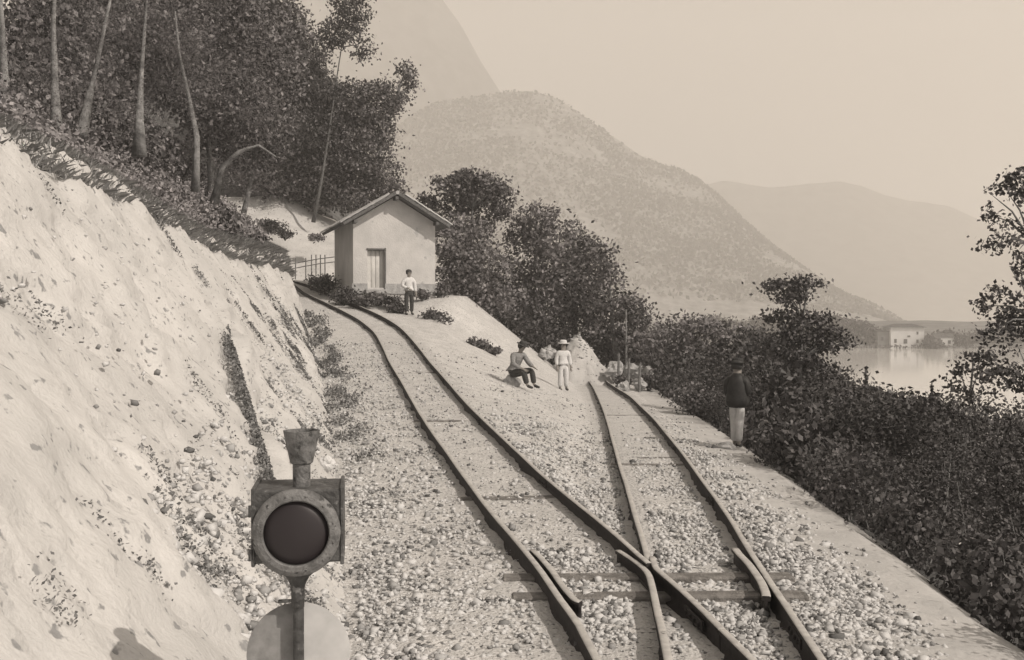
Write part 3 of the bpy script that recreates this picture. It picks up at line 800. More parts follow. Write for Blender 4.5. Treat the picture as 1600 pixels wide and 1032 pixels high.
person(q, math.radians(14), 'standing person in pale clothes and dark shoes in front of the pale heap', w1, M_PALECLOTH, M_PALECLOTH, M_PALECLOTH)
dd = 21.0; q = P(1152, 685, dd); q.z = ground(q.x, dd) + .01
w3 = dict(stand); w3.update(hpL=(.07, 0, .86), knL=(.05, -.02, .48), anL=(.04, .03, .08), hpR=(-.07, 0, .86), knR=(-.05, .02, .48), anR=(-.05, .06, .08), elL=(.215, .02, 1.10), wrL=(.13, -.08, .95), elR=(-.215, .02, 1.10), wrR=(-.13, -.08, .95))
w3 = {k: Vector(p) * .97 for k, p in w3.items()}
pr = person(q, math.radians(155), 'standing person in dark coat and pale trousers at the edge of the lake slope', w3, M_BLACK, M_WHITE, M_BLACK)
skin_obj('coat', [(0, .015, 1.47, .085, .085), (0, .01, 1.31, .21, .15), (0, .01, 1.08, .235, .17), (0, 0, .90, .26, .20), (0, 0, .74, .25, .19)], [(0, 1), (1, 2), (2, 3), (3, 4)], M_BLACK, pr)
q2 = Vector((q.x - .25, dd - .30, 0)); q2.z = ground(q2.x, q2.y)
boulder('stone', q2 + Vector((0, 0, .04)), .13, M_WHITE, 'pale stone at the feet of the dark-coated person', sq=(1.3, 1, .7))
hd_ = 41.8; q = P(639, 496, hd_); q.z = ground(q.x, hd_)
w2 = dict(stand); w2.update(elR=(-.30, -.02, 1.12), wrR=(-.12, -.16, 1.02))
person(q, math.radians(25), 'standing person in white shirt and dark trousers below the front wall of the hut', w2, M_PALECLOTH, M_DARKCLOTH)

# ---------------------------------------------------------------- pale heap and rocks at the end of the siding
def heap(name, loc, rx, ry, h, label, cat):
    us, vs = np.linspace(0, 2 * math.pi, 65)[:-1], np.linspace(0, 1, 22)
    pts = []
    for v in vs:
        for a in us:
            x, y = math.cos(a) * v, math.sin(a) * v
            k = 1 + fbm((x * 1.6 + 3, y * 1.6, 1), 4, 1.0) * .38
            z = h * (1 - v) ** .82 * (1 + .12 * fbm((x, y, 8), 3, 2.5)) - .25 * v
            pts.append((x * rx * k, y * ry * k, z + fbm((x, y, 4), 4, 3.5) * .13 * (v > .05)))
    n = len(us); f = []
    for i in range(len(vs) - 1):
        for k in range(n): f.append((i * n + k, i * n + (k + 1) % n, (i + 1) * n + (k + 1) % n, (i + 1) * n + k))
    o = link(name, np_mesh(name, pts, f, smooth=True), M_PATH); o.location = loc
    c = np.array(pts)[rng.integers(0, len(pts), 420)] + np.array(loc)
    st = stones_mesh('loose_stones', c, np.clip(rng.gamma(2, .016, 420), .012, .07), M_ROCK); st.parent = o; st.matrix_parent_inverse = Matrix.Translation(-Vector(loc))
    return tag(o, label, cat)
q = P(905, 588, 47); heap('earth_heap', (q.x, 47, ground(q.x, 47) - .1), 1.75, 1.5, 2.2, 'pale cone of tipped earth closing the end of the siding', 'earth heap')
for px, py, r, D, lab in ((860, 508, .30, 49.0, 'pale rock under the trees, up the slope from the heap'), (880, 502, .27, 49.6, 'tall pale rock under the trees just behind the heap'),
                          (852, 548, .26, 47.4, 'low pale rock on the slope on the hut side of the heap'), (962, 566, .36, 46, 'pale rock between the heap and the fence posts'),
                          (990, 560, .38, 46.5, 'wide pale rock behind the fence posts'), (1012, 560, .32, 46, 'pale rock nearest the lake, at the end of the row behind the posts'),
                          (975, 600, .2, 41.5, 'small pale stone in front of the fence posts'), (1000, 594, .22, 42, 'pale stone half hidden in weeds before the fence posts')):
    q = P(px, py, D); q.z = max(ground(q.x, D) + r * .15, min(EYE - (py + r * FPX / D * .7 - HY) / FPX * D, ground(q.x, D) + .55))
    boulder('rock', q, r, M_ROCK, lab, 'rock', (1.2, .9, .95), 'pale rocks round the end of the siding', rough=.75)
for px, top, D, lab in ((966, 553, 44, 'dark fence post nearest the pale heap'), (982, 560, 43, 'middle dark fence post'), (999, 568, 41.5, 'dark fence post nearest the lake slope')):
    x = (px - CX) / FPX * D; g_ = ground(x, D); tz = EYE - (top - HY) / FPX * D
    mb = MB(); mb.tube([(0, 0, -.15), (.01, 0, (tz - g_) * .5), (.03, .02, tz - g_)], [.06, .055, .045], 8); o = mb.build('fence_post', M_WOOD); o.location = (x, D, g_)
    tag(o, lab, 'fence post', 'dark posts beside the end of the siding')
D = 46.5; x = (979 - CX) / FPX * D; g_ = ground(x, D)
mb = MB(); mb.tube([(0, 0, -.2), (-.02, 0, EYE - (484 - HY) / FPX * D - g_)], [.05, .03], 8); o = mb.build('pole', M_BARK_P); o.location = (x, D, g_)
tag(o, 'slender pale pole standing in front of the dark trees behind the posts', 'pole')
# light fence across the far bank
fr = empty('wooden_fence', P(452, 418, 53.5), 'light wooden fence on the bend behind the hut', 'fence')
pts = [P(440, 416, 53.5), P(476, 409, 53.2), P(498, 405, 53), P(530, 401, 52.8)]
for dz in (0, -.24):
    mb = MB(); mb.tube([p + Vector((0, 0, dz)) for p in pts], .022, 6); mb.build('fence_rail', M_WOOD, fr, local=False)
for px in (446, 462, 478, 487, 494, 501, 508, 524):
    mb = MB(); p = P(px, 405 + (px > 480) * -5, 53.1); mb.tube([p + Vector((0, 0, .05)), p + Vector((0, 0, -1.0))], .028, 6); mb.build('fence_post', M_WOOD, fr, local=False)

# ---------------------------------------------------------------- trees
# the wood on top of the bank
GW = 'trees of the wood above the cutting'
def blobset(cx, cy, rx, ry, n, r, seed):
    rr = random.Random(seed); out = []
    for i in range(n):
        a = rr.uniform(0, 6.283); k = math.sqrt(rr.uniform(0, 1))
        out.append((cx + math.cos(a) * k * rx, cy + math.sin(a) * k * ry, r * rr.uniform(.75, 1.2), r * rr.uniform(.65, 1.0), rr.uniform(-1.2, 1.2)))
    return out
W = [  # label, foot px, D, crown centre, extent, blobs, radius, trunk radius, trunk path
    ('broad tree at the outer end of the wood, trunk hidden in leaves', 20, 17.5, (-10, 40, 70, 110), 7, 85, .11, [(12, 235, 17.5), (10, 140, 17.5), (6, 40, 17.5), (0, -60, 17.5)]),
    ('tree with two straight pale stems high on the bank', 92, 19, (95, 30, 70, 100), 7, 75, .10, [(92, 240, 19), (88, 140, 19), (86, 40, 19), (92, -60, 19)]),
    ('tree with a leaning pale stem between the two upright ones', 140, 21, (165, 20, 70, 90), 7, 72, .10, [(128, 215, 21), (142, 150, 21), (156, 90, 21), (180, -20, 21)]),
    ('tree with a stout pale lower trunk at the grassy edge', 220, 24, (235, 40, 75, 90), 8, 66, .13, [(219, 245, 24), (220, 190, 24), (222, 130, 24), (232, 0, 24)]),
    ('tree with a thin bare white stem leaning outwards', 308, 27, (300, 50, 70, 110), 8, 62, .09, [(306, 300, 27), (309, 215, 27), (296, 150, 27), (282, 85, 27), (276, 20, 27)]),
    ('tree with a pale branch arching over towards the hut', 345, 31, (380, 130, 60, 110), 8, 58, .11, [(335, 320, 31), (348, 262, 31), (375, 238, 31), (405, 228, 31), (432, 246, 31)])]
for i, (lab, fx, D, (cx, cy, ex_, ey_), n, r, tr, path) in enumerate(W):
    bl = blobset(cx, cy + 35, ex_, ey_ + 30, n + 4, r, 40 + i)
    tree('broadleaf_tree', lab, (path[0][0], path[0][1]), D, bl, tr, .001 * D, M_LEAF, M_BARK_P, dens=1.7, per=30, sig=.18, gap=-.5, group=GW, path=[(a_, b_, c_ + .45 * (b_ < 170)) for a_, b_, c_ in path], limbs=False)
for i, (lab, fx, D, cx, cy, ex_, ey_, n, r) in enumerate([
        ('dense tree behind the two-stemmed tree of the wood', 60, 29, 70, 60, 110, 120, 9, 70), ('dense tree filling the wood behind the stout trunk', 190, 33, 190, 60, 90, 130, 9, 66),
        ('tall dense tree in the middle of the wood, its top out of sight', 330, 37, 340, 60, 80, 120, 10, 60), ('dense tree where the wood turns down towards the far bank', 372, 43, 400, 150, 55, 120, 10, 52)]):
    bl = blobset(cx, cy, ex_, ey_, n, r, 70 + i)
    tree('broadleaf_tree', lab, (fx, None), D, bl, .12, .17, M_LEAF, dens=1.6, per=26, sig=.25, gap=-.6, group=GW)
tree('broadleaf_tree', 'big dark tree above the far bank, its top against the mountain', (460, 345), 63, [(440, 60, 40, 70), (455, 130, 55, 60), (425, 215, 50, 60), (480, 205, 50, 50), (440, 285, 45, 35), (500, 275, 42, 40), (395, 270, 30, 35), (530, 220, 34, 40), (500, 150, 34, 34)], .22, .22, M_LEAF, dens=1.5, per=28, sig=.34, gap=-.5, group=GW)
tree('broadleaf_tree', 'dark round tree directly behind the hut roof, with a feathery side shoot', (560, 352), 62, [(540, 180, 45, 50), (585, 165, 34, 35), (560, 240, 42, 45), (520, 270, 42, 42), (595, 275, 30, 32), (560, 310, 42, 26), (612, 150, 20, 24), (632, 118, 13, 17), (640, 140, 10, 8), (600, 215, 18, 24), (615, 292, 14, 14), (515, 200, 34, 40), (505, 300, 30, 30)], .2, .2, M_LEAF, dens=1.5, per=26, sig=.30, gap=-.42, group=GW)
tree('broadleaf_tree', 'tall thin-topped tree whose dark tuft hangs against the pale mountain', (490, 348), 60, [(548, 8, 34, 26), (565, 40, 20, 24), (570, 78, 14, 18), (530, 50, 26, 26), (508, 70, 22, 18), (490, 100, 24, 24), (500, 150, 30, 30), (480, 120, 30, 30), (485, 200, 34, 40)], .09, .18, M_LEAF_D, M_TIMBER, dens=1.3, per=24, sig=.26, gap=-.3, group=GW)
# the row behind the hut and the siding
GC = 'trees between the hut and the lake'
tree('locust_tree', 'tree with flat open sprays of leaves rising beside the hut roof', (735, 500), 52, [(738, 281, 34, 12), (765, 284, 26, 10), (790, 295, 22, 9), (705, 298, 26, 11), (690, 285, 12, 8), (668, 318, 20, 12), (745, 305, 40, 14), (715, 325, 32, 14), (780, 318, 20, 10), (762, 335, 30, 16), (690, 350, 32, 22)], .16, .2, M_LEAF, dens=1.6, per=22, sig=.22, gap=-.3, group=GC, flat=.5)
tree('broadleaf_tree', 'grey-green bushy tree standing against the lakeward wall of the hut', (710, 490), 50, [(700, 385, 30, 32), (735, 372, 40, 32), (715, 425, 34, 34), (760, 420, 42, 40), (745, 465, 40, 26), (705, 450, 22, 22), (785, 470, 30, 28)], .15, .2, M_LEAF_G, dens=1.1, per=24, sig=.25, gap=-.45, group=GC)
tree('broadleaf_tree', 'rounded dark tree in the middle of the row behind the seated person', (835, 525), 52, [(838, 345, 34, 24), (815, 365, 25, 25), (858, 375, 34, 30), (825, 410, 40, 36), (865, 425, 34, 36), (810, 460, 38, 32), (850, 475, 38, 32), (800, 500, 24, 20)], .17, .21, M_LEAF_G, dens=1.1, per=24, sig=.27, gap=-.45, group=GC)
tree('broadleaf_tree', 'dark tree behind the pale heap, second highest of the row', (900, 540), 53, [(895, 365, 16, 18), (905, 390, 34, 22), (925, 385, 14, 12), (890, 425, 36, 32), (925, 425, 34, 30), (900, 465, 42, 30), (930, 475, 34, 30), (890, 500, 36, 24)], .16, .21, M_LEAF, dens=1.1, per=24, sig=.27, gap=-.4, group=GC)
tree('broadleaf_tree', 'dark tree right behind the slender pale pole', (965, 560), 50, [(945, 405, 16, 22), (950, 440, 26, 24), (960, 475, 34, 26), (985, 485, 26, 22), (950, 510, 32, 26), (990, 520, 28, 24), (1005, 505, 18, 18)], .13, .2, M_LEAF, dens=1.15, per=24, sig=.25, gap=-.4, group=GC)
tree('broadleaf_tree', 'low rounded tree where the row slopes down to the lake', (1040, 575), 47, [(1015, 530, 24, 20), (1050, 515, 30, 20), (1085, 512, 30, 16), (1120, 520, 30, 18), (1060, 545, 34, 22), (1150, 530, 28, 18), (1100, 545, 36, 22)], .12, .19, M_LEAF_G, dens=1.1, per=24, sig=.25, gap=-.4, group=GC)
# trees on the lake slope
tree('broadleaf_tree', 'open tree with flat feathery top sprays above the dark-coated standing person', (1238, None), 30, [(1212, 446, 24, 7), (1243, 449, 20, 10), (1262, 444, 20, 7), (1235, 465, 26, 8), (1210, 497, 16, 8), (1238, 495, 22, 12), (1275, 502, 22, 9), (1255, 520, 34, 12), (1222, 528, 22, 14), (1300, 520, 20, 9), (1322, 530, 16, 7), (1292, 540, 34, 12), (1245, 552, 38, 16), (1330, 538, 10, 5), (1262, 575, 30, 16), (1195, 535, 20, 14)], .07, .12, M_LEAF_D, dens=4.2, per=20, sig=.17, gap=-.35, group='single trees on the lake slope', flat=.5)
tree('broadleaf_tree', 'sparse tall tree at the very edge, lake showing through its leaves', (1622, None), 18, [(1572, 300, 26, 18), (1548, 305, 10, 12), (1600, 290, 29, 25), (1545, 335, 12, 15), (1575, 340, 26, 20), (1610, 345, 36, 32), (1550, 385, 14, 11), (1592, 390, 24, 25), (1578, 420, 22, 18), (1612, 420, 29, 30), (1560, 455, 17, 12), (1595, 460, 24, 22), (1540, 478, 12, 10), (1575, 500, 26, 18), (1615, 500, 29, 28), (1548, 520, 17, 12), (1590, 540, 29, 18), (1540, 560, 14, 12), (1565, 590, 26, 15), (1605, 590, 26, 22)], .05, .085, M_LEAF_D, dens=7, per=18, sig=.10, gap=-.10, group='single trees on the lake slope',
     path=[(1625, 800, 18), (1622, 640, 18), (1618, 500, 18), (1612, 380, 18), (1606, 280, 18)])
tree('shrub', 'ragged thin shrub in front of the lake, just before the sparse tall tree', (1520, None), 19, [(1500, 600, 16, 10), (1528, 585, 16, 12), (1510, 625, 22, 14), (1540, 615, 18, 14), (1522, 560, 10, 9), (1498, 580, 8, 7)], .04, .085, M_LEAF_D, dens=3.0, per=16, sig=.10, gap=-.15, cat='shrub')
def conifer(px, top, bot, D, label):
    x = (px - CX) / FPX * D; zt, zb = EYE - (top - HY) / FPX * D, EYE - (bot - HY) / FPX * D; g_ = ground(x, D) - .1
    root = empty('conifer', (x, D, g_), label, 'conifer', 'small conifers at the water')
    mb = MB(); mb.tube([(x, D, g_), (x, D, zt)], [.09, .01], 8); mb.build('trunk', M_BARK, root, local=False)
    n = 2600; t = rng.uniform(0, 1, n) ** .6; h = zt - (zt - min(zb, g_ + .4)) * t
    R = (.04 + .42 * t) * (zt - zb) * .62; a = rng.uniform(0, 6.283, n); k = rng.uniform(.35, 1, n) * (1 + .25 * np.sin(h * 22))
    leaf_cloud('crown', np.stack([x + np.cos(a) * R * k, D + np.sin(a) * R * k, h - .15 * k * R], 1), .10, M_LEAF_D, root, up=-.2)
conifer(1457, 598, 655, 26, 'smallest conifer, a spike standing out against the water')
conifer(1354, 572, 640, 27, 'conifer with a forked dark top where the shrubs fall away to the water')

# shrubs beside the hut and on the slope
def shrub(label, px, py, rx, ry, D, m=None, leaf=.13, name='shrub', dens=1.3, group='shrubs round the hut'):
    s = FPX / D; c = P(px, py, D); r = (rx / s, min(rx / s, 1.0), ry / s)
    gz_ = ground(c.x, D) if D < 52 else c.z - r[2] * .9
    c.z = max(gz_ + r[2] * .35, min(c.z, gz_ + r[2] * .85 + .12))
    root = empty(name, (c.x, c.y, gz_ - .03), label, 'shrub', group)
    bl = [(tuple(c), (r[0] * .6, r[1] * .6, r[2] * .8))] + [((c.x + rng.uniform(-.6, .6) * r[0], c.y + rng.uniform(-.5, .5) * r[1], c.z + rng.uniform(-.45, .3) * r[2]), (r[0] * .45, r[1] * .5, r[2] * .5)) for _ in range(4)]
    mb = MB(); base = Vector((c.x, c.y, gz_ - .08))
    for (b_, rr) in bl: mb.tube([base, base.lerp(Vector(b_), .6) + Vector((0, 0, .03)), b_], [.03, .02, .008], 5)
    mb.build('stem', M_BARK, root, local=False)
    leaf_cloud('foliage', crown_points(bl, dens * 2.4, 20, min(.14, r[2] * .35), -.5, .7), leaf, m or M_LEAF, root)
for a in (('dark shrub growing against the track-side wall of the hut', 512, 430, 24, 14, 46.5, M_LEAF_D), ('grey shrub at the back corner of the hut beside the rails', 502, 418, 20, 14, 47.6, M_LEAF),
          ('dark shrub at the front corner of the hut beside the rails', 540, 440, 22, 14, 43.6, M_LEAF_D), ('low shrub under the hut door', 568, 462, 24, 9, 42.6, M_LEAF_D),
          ('grey tuft between the doorstep and the rails', 590, 448, 16, 9, 43.3, M_LEAF), ('small shrub on the slope before the doorstep', 612, 459, 20, 9, 42.9, M_LEAF_D),
          ('small shrub beside the standing person, on the track side', 618, 482, 16, 10, 41.9, M_LEAF_D), ('low shrub along the foot of the front wall', 661, 459, 15, 7, 44.0, M_LEAF),
          ('shrub at the lakeward front corner of the hut', 688, 455, 12, 14, 45.2, M_LEAF), ('wide low dark bush below the standing person', 678, 494, 30, 13, 41.0, M_LEAF_D),
          ('flat grey bush lying on the bare slope between hut and heap', 742, 545, 30, 9, 38.0, M_LEAF), ('small grey bush on the slope next to the flat one', 772, 548, 14, 6, 38.0, M_LEAF),
          ('grey bush on the brow of the cutting where the wood comes down to it', 345, 352, 34, 34, 29, M_LEAF), ('low ragged bush at the lower tip of the brow of the cutting', 388, 374, 26, 20, 31.5, M_LEAF),
          ('dark ragged bush growing out of the far bank', 424, 355, 22, 12, 57.2, M_LEAF_D), ('smaller dark bush lower on the far bank', 446, 366, 14, 9, 56.8, M_LEAF_D),
          ('pale thin bush on the far bank close to the hut eave', 498, 371, 16, 6, 56.0, M_LEAF_L),
          ('grey weedy bush at the foot of the fence posts', 972, 576, 16, 9, 43.5, M_LEAF), ('dark weedy bush beyond the fence posts', 1012, 585, 26, 12, 42.5, M_LEAF_D)):
    shrub(*a)

for lab, px, py, rx, ry, D, m, lf in (('rounded bush just beyond the dark-coated person, towards the lake', 1235, 632, 48, 46, 18.5, M_LEAF_D, .085), ('broad dark bush between the dark-coated person and the shrubs near the water', 1330, 700, 55, 50, 15, M_LEAF, .08),
        ('big loose bush halfway down the visible edge of the slope', 1440, 770, 70, 62, 12.2, M_LEAF_D, .075), ('dense bush closest to the camera on the lake slope', 1560, 830, 75, 75, 10.2, M_LEAF, .06),
        ('low bush at the slope edge before the dark-coated person, towards the heap', 1085, 600, 38, 26, 30, M_LEAF, .10)):
    shrub(lab, px, py, rx, ry, D, m, lf, dens=2.2, group='bushes at the edge of the lake slope')

# ---------------------------------------------------------------- undergrowth, grass and weeds: masses nobody could count
def hs(x, d, sx):                                              # how tall the scrub on the lake slope grows: bush beside bush
    lump = np.array([noise.noise(Vector((a * .62, b_ * .40, 4))) + .5 * noise.noise(Vector((a * 1.5, b_ * 1.1, 9))) for a, b_ in zip(x, d)])
    return np.minimum(.35 + (x - sx) * .80, 3.4) * np.clip(.80 + 1.25 * lump, .22, 1.6)
N = 27000
d = 6.0 + 42 * rng.uniform(0, 1, N) ** 1.35; sx = shX(d); x = sx + .42 + (18 - sx) * rng.uniform(0, 1, N) ** 1.25
g_ = ground_np(x, d); top = g_ + hs(x, d, sx)
ey_ = L([(1000, 560), (1020, 545), (1060, 522), (1100, 510), (1180, 525), (1250, 560), (1290, 578), (1310, 590), (1345, 608), (1372, 632), (1440, 640), (1500, 634), (1600, 648), (1900, 660)])
cap = EYE - (ey_(CX + x / d * FPX) - 4 + 9 * np.sin(x * 5.0 + d) - HY) / FPX * d           # the skyline of the scrub
top = np.minimum(top, cap); ok = top > g_ + .2
x, d, g_, top = x[ok], d[ok], g_[ok], top[ok]
z = top - np.abs(rng.normal(0, .38, len(x))) * np.minimum(1, (top - g_))
z = np.maximum(z, g_ + .05)
keep = np.array([noise.noise(Vector((a, b_, c_)) * 1.3) > -.30 for a, b_, c_ in zip(x, d, z)]); x, d, z = x[keep], d[keep], z[keep]
kind_ = np.array([noise.noise(Vector((a * .45, b_ * .3, 30))) for a, b_ in zip(x, d)])          # finer-leaved and broader-leaved bushes
per = 18; k = (.07 + d * .0040)
cen = np.stack([x, d, z], 1)[:, None, :] + rng.normal(size=(len(x), per, 3)) * k[:, None, None] * np.array([1.2, 1.2, .8])
sz = (.040 + d * .0026) * (1 + .8 * np.clip(kind_ * 2.4, -.55, 1))
o = leaf_cloud('undergrowth', cen.reshape(-1, 3), np.repeat(sz, per), M_SCRUB); tag(o, kind='stuff')
# bare twigs and shoots standing out of it
n_ = 900; i_ = rng.integers(0, len(x), n_); p = np.stack([x, d, z], 1)[i_]
mb = MB()
for q in p: mb.tube([q - np.array([rng.normal(0, .1), 0, .5]), q + np.array([rng.normal(0, .12), rng.normal(0, .1), rng.uniform(.05, .30)])], [.012, .004], 3, False)
tag(mb.build('twigs', M_BARK), kind='stuff')
# scrub under the trees of the wood
N = 12000
d = 8 + 46 * rng.uniform(0, 1, N) ** 1.2; cx_ = crX(d); x = cx_ - .9 - 13 * rng.uniform(0, 1, N) ** 1.3
g_ = ground_np(x, d); t = np.minimum((cx_ - .9 - x) * .8 + .25, 2.4) * rng.uniform(.4, 1, N)
z = g_ + t
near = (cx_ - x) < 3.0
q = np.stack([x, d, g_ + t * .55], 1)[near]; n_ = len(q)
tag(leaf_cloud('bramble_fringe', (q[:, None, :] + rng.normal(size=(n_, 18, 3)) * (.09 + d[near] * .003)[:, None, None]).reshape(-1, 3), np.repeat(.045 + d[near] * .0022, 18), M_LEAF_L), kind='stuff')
x, d, z = x[~near], d[~near], z[~near]; N = len(x)
cen = np.stack([x, d, z], 1)[:, None, :] + rng.normal(size=(N, 14, 3)) * (.10 + d * .004)[:, None, None]
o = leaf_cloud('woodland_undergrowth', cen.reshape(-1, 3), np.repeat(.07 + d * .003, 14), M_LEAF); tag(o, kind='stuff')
# scrub behind the row of trees
N = 2600
d = rng.uniform(50, 60, N); x = rng.uniform(-3, 11, N); g_ = ground_np(x, d); z = g_ + rng.uniform(0, 1.9, N)
cen = np.stack([x, d, z], 1)[:, None, :] + rng.normal(size=(N, 14, 3)) * .28
o = leaf_cloud('thicket', cen.reshape(-1, 3), .2, M_LEAF_D); tag(o, kind='stuff')
def blades(name, x, d, z, h, m, lean=.5, wid=.012):
    n = len(x); a = rng.uniform(0, 6.283, n); l = np.abs(rng.normal(0, lean, n))
    p = np.stack([x, d, z], 1); side = np.stack([-np.sin(a), np.cos(a), 0 * a], 1) * (wid * rng.uniform(.7, 1.5, n))[:, None]
    dirv = np.stack([np.cos(a) * l, np.sin(a) * l, np.ones(n)], 1); dirv /= np.linalg.norm(dirv, axis=1)[:, None]
    mid = p + dirv * (h * .55)[:, None]; tip = p + (dirv + np.stack([np.cos(a) * l, np.sin(a) * l, -.25 * l], 1) * .6) * h[:, None]
    v = np.stack([p - side, p + side, mid + side * .7, tip, mid - side * .7], 1).reshape(-1, 3)
    o = link(name, np_mesh(name, v, np.arange(n * 5).reshape(n, 5)), m); tag(o, kind='stuff'); return o
# long dry grass hanging over the top of the bank
N = 60000
d = 6 + 42 * rng.uniform(0, 1, N) ** 1.1; x = crX(d) + rng.normal(-.75, .62, N); g_ = ground_np(x, d)
x = np.minimum(x, crX(d) + .22); g_ = ground_np(x, d)
blades('long_grass', x, d, g_ - .03, rng.uniform(.04, .13, N) * (1 + .03 * d), M_GRASS, .8, .004)
# weeds on the face of the bank: clumps following the hollows
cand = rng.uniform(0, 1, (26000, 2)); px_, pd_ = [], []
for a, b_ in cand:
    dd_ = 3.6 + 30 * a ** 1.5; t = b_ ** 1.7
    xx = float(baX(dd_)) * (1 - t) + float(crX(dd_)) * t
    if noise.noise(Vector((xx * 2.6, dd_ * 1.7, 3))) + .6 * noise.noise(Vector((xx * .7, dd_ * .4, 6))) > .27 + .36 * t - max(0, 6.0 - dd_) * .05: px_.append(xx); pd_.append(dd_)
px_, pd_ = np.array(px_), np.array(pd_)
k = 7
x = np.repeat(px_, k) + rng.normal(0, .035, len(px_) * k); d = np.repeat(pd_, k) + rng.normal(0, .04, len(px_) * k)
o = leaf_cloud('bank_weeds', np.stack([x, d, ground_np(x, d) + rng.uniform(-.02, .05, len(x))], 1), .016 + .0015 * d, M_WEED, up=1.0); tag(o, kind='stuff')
# small stones and clods sticking out of the bank
f_ = rng.uniform(0, 1, 2600) ** 2.6; d = 6 + 28 * rng.uniform(0, 1, len(f_)) ** 1.6; x = baX(d) * (1 - f_) + crX(d) * f_
sz = np.clip(rng.gamma(1.6, .005, len(x)), .004, .024)
stones_mesh('bank_stones', np.stack([x, d, ground_np(x, d)], 1), sz, M_STONE)
# ragged weeds along the foot of the bank, and leaves standing in for the gully's shaded side
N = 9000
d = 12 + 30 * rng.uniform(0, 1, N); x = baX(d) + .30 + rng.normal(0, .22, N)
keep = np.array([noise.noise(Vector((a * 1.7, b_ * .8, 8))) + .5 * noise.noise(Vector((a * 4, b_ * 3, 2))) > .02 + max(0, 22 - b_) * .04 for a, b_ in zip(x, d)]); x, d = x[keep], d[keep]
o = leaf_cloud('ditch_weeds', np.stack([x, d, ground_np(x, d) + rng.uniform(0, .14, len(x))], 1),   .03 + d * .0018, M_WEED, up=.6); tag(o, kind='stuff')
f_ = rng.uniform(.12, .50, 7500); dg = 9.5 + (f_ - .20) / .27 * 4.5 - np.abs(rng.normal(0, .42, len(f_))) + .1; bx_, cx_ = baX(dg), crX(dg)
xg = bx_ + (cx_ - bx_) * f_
o = leaf_cloud('gully_shade_leaves', np.stack([xg, dg, ground_np(xg, dg) + rng.uniform(0, .09, len(f_))], 1), .04, M_WEED, up=.8); tag(o, kind='stuff')

# ---------------------------------------------------------------- far shore: house and trees
hD = 313.0; s = FPX / hD
hz = P(0, 543, hD).z
vil = empty('lakeside_house', P(1418, 543, hD), 'white house with a low overhanging roof on the far shore', 'house')
wv, hv = 52 / s, 31 / s
mb = MB(); mb.box((wv, 7, hv + 1), (0, 3.5, hv / 2 - .5)); mb.build('wall', M_FWALL, vil)
mb = MB(); mb.prism([(-wv / 2 - 1.0, -1, hv), (wv / 2 + 1.0, -1, hv), (wv / 2 - .6, 3.5, hv + 1.15), (-wv / 2 + .6, 3.5, hv + 1.15)], (0, .01, 0)); 
mb.bm.clear()
a_ = [mb.bm.verts.new(p) for p in ((-wv / 2 - .8, -.8, hv), (wv / 2 + .8, -.8, hv), (wv / 2 + .8, 7.8, hv), (-wv / 2 - .8, 7.8, hv), (-wv / 2 + 2.2, 3.5, hv + 1.1), (wv / 2 - 2.2, 3.5, hv + 1.1))]
for q in ((0, 1, 5, 4), (1, 2, 5), (2, 3, 4, 5), (3, 0, 4), (3, 2, 1, 0)): mb.bm.faces.new([a_[i] for i in q])
mb.build('roof', M_FROOF, vil)
for wx, wz, ww, wh in ((-.36, .32, .7, 1.1), (-.06, .30, 1.0, 1.3), (.04, .55, .8, .5), (.3, .72, .5, .8), (.3, .3, .6, 1.0)):
    mb = MB(); mb.box((ww, .12, wh), (wx * wv, -.05, wz * hv)); mb.build('window', M_FWIN, vil)
ann = empty('lakeside_annex', P(1384, 543, hD), 'low grey building joined to the near end of the white shore house', 'house')
mb = MB(); mb.box((4.4, 6, 5.0), (.3, 4.2, 2.0)); mb.build('wall', M_SHORE, ann)
mb = MB(); mb.box((5.0, 6.6, .3), (.3, 4.2, 4.65)); mb.build('roof', M_FROOF, ann)
mb = MB(); mb.box((.7, .12, 1.0), (-.6, 1.16, 2.4)); mb.build('window', M_FWIN, ann)
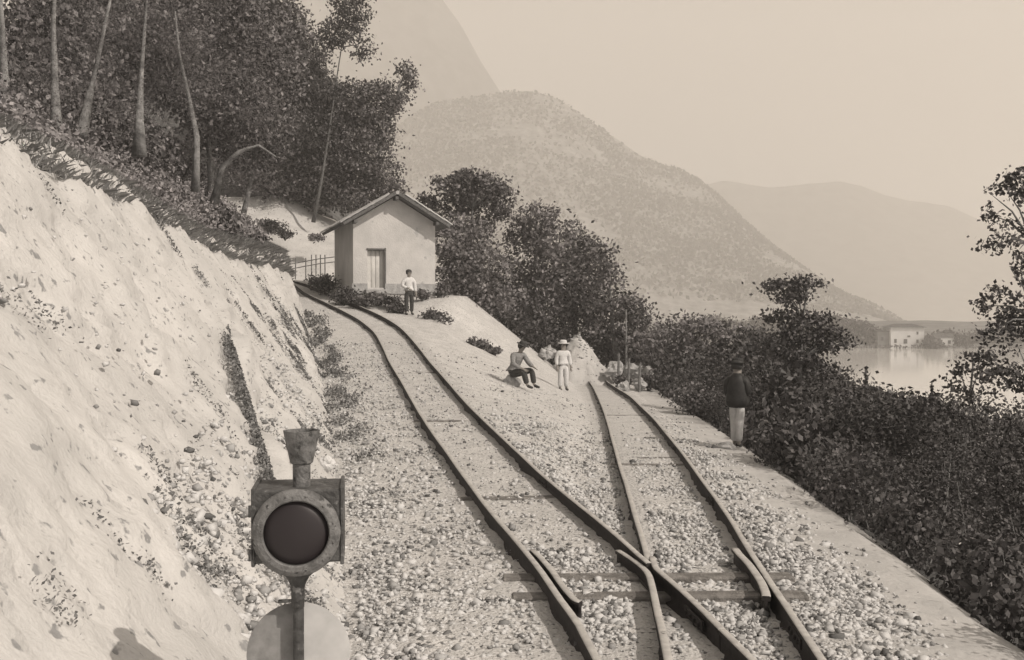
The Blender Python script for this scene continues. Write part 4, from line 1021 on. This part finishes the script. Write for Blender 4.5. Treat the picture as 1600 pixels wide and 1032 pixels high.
low = empty('lakeside_house', P(1478, 543, hD), 'small low house with a dark roof farther along the shore from the white house', 'house')
mb = MB(); mb.box((5.2, 5, 3.6), (0, 3, 1.0)); mb.build('wall', M_FWALL, low)
mb = MB(); mb.prism([(-3.0, .2, 2.8), (-3.0, 5.8, 2.8), (-3.0, 3, 4.0)], (6.0, 0, 0)); mb.build('roof', M_FROOF, low)
for wx in (-1.4, 1.2):
    mb = MB(); mb.box((.8, .12, 1.0), (wx, .45, 1.5)); mb.build('window', M_FWIN, low)
bl = []
for px, py, rx, ry, D in [(1262, 522, 30, 22, 330), (1300, 515, 30, 20, 326), (1335, 522, 26, 20, 322), (1360, 528, 18, 14, 320), (1457, 536, 8, 8, 311), (1478, 528, 12, 9, 322), (1500, 533, 16, 9, 316), (1530, 532, 18, 12, 318), (1570, 530, 26, 14, 318), (1620, 528, 30, 16, 320), (1690, 525, 40, 20, 322), (1785, 520, 50, 22, 326), (1200, 520, 40, 24, 332), (1120, 520, 40, 24, 334)]:
    q = P(px, py, D); bl.append((tuple(q), (rx * D / FPX, 3.5, ry * D / FPX)))
o = leaf_cloud('shore_wood', crown_points(bl, .28, 14, .9, -.6), 1.1, M_LEAF_D); tag(o, kind='stuff')
x = rng.uniform(20, 200, 900); cen = np.stack([x, 309 + rng.normal(0, 1.0, 900) + 9 * np.sin(x * .021) * .4, LZ + rng.uniform(.1, .9, 900)], 1)
tag(leaf_cloud('shore_scrub', cen, 1.0, M_LEAF_D), kind='stuff')

# ---------------------------------------------------------------- haze over the lake
hm = bpy.data.materials.new('haze'); hm.use_nodes = True
nn_ = hm.node_tree; nn_.nodes.remove(nn_.nodes['Principled BSDF'])
pv = nn_.nodes.new('ShaderNodeVolumePrincipled'); pv.inputs['Color'].default_value = (.97, .95, .92, 1); pv.inputs['Density'].default_value = HAZE; pv.inputs['Anisotropy'].default_value = 0.0
nn_.links.new(pv.outputs[0], nn_.nodes['Material Output'].inputs['Volume'])
mb = MB(); mb.box((5600, 2700, 700), (0, 1250, 335)); o = mb.build('haze', hm); o['kind'] = 'stuff'
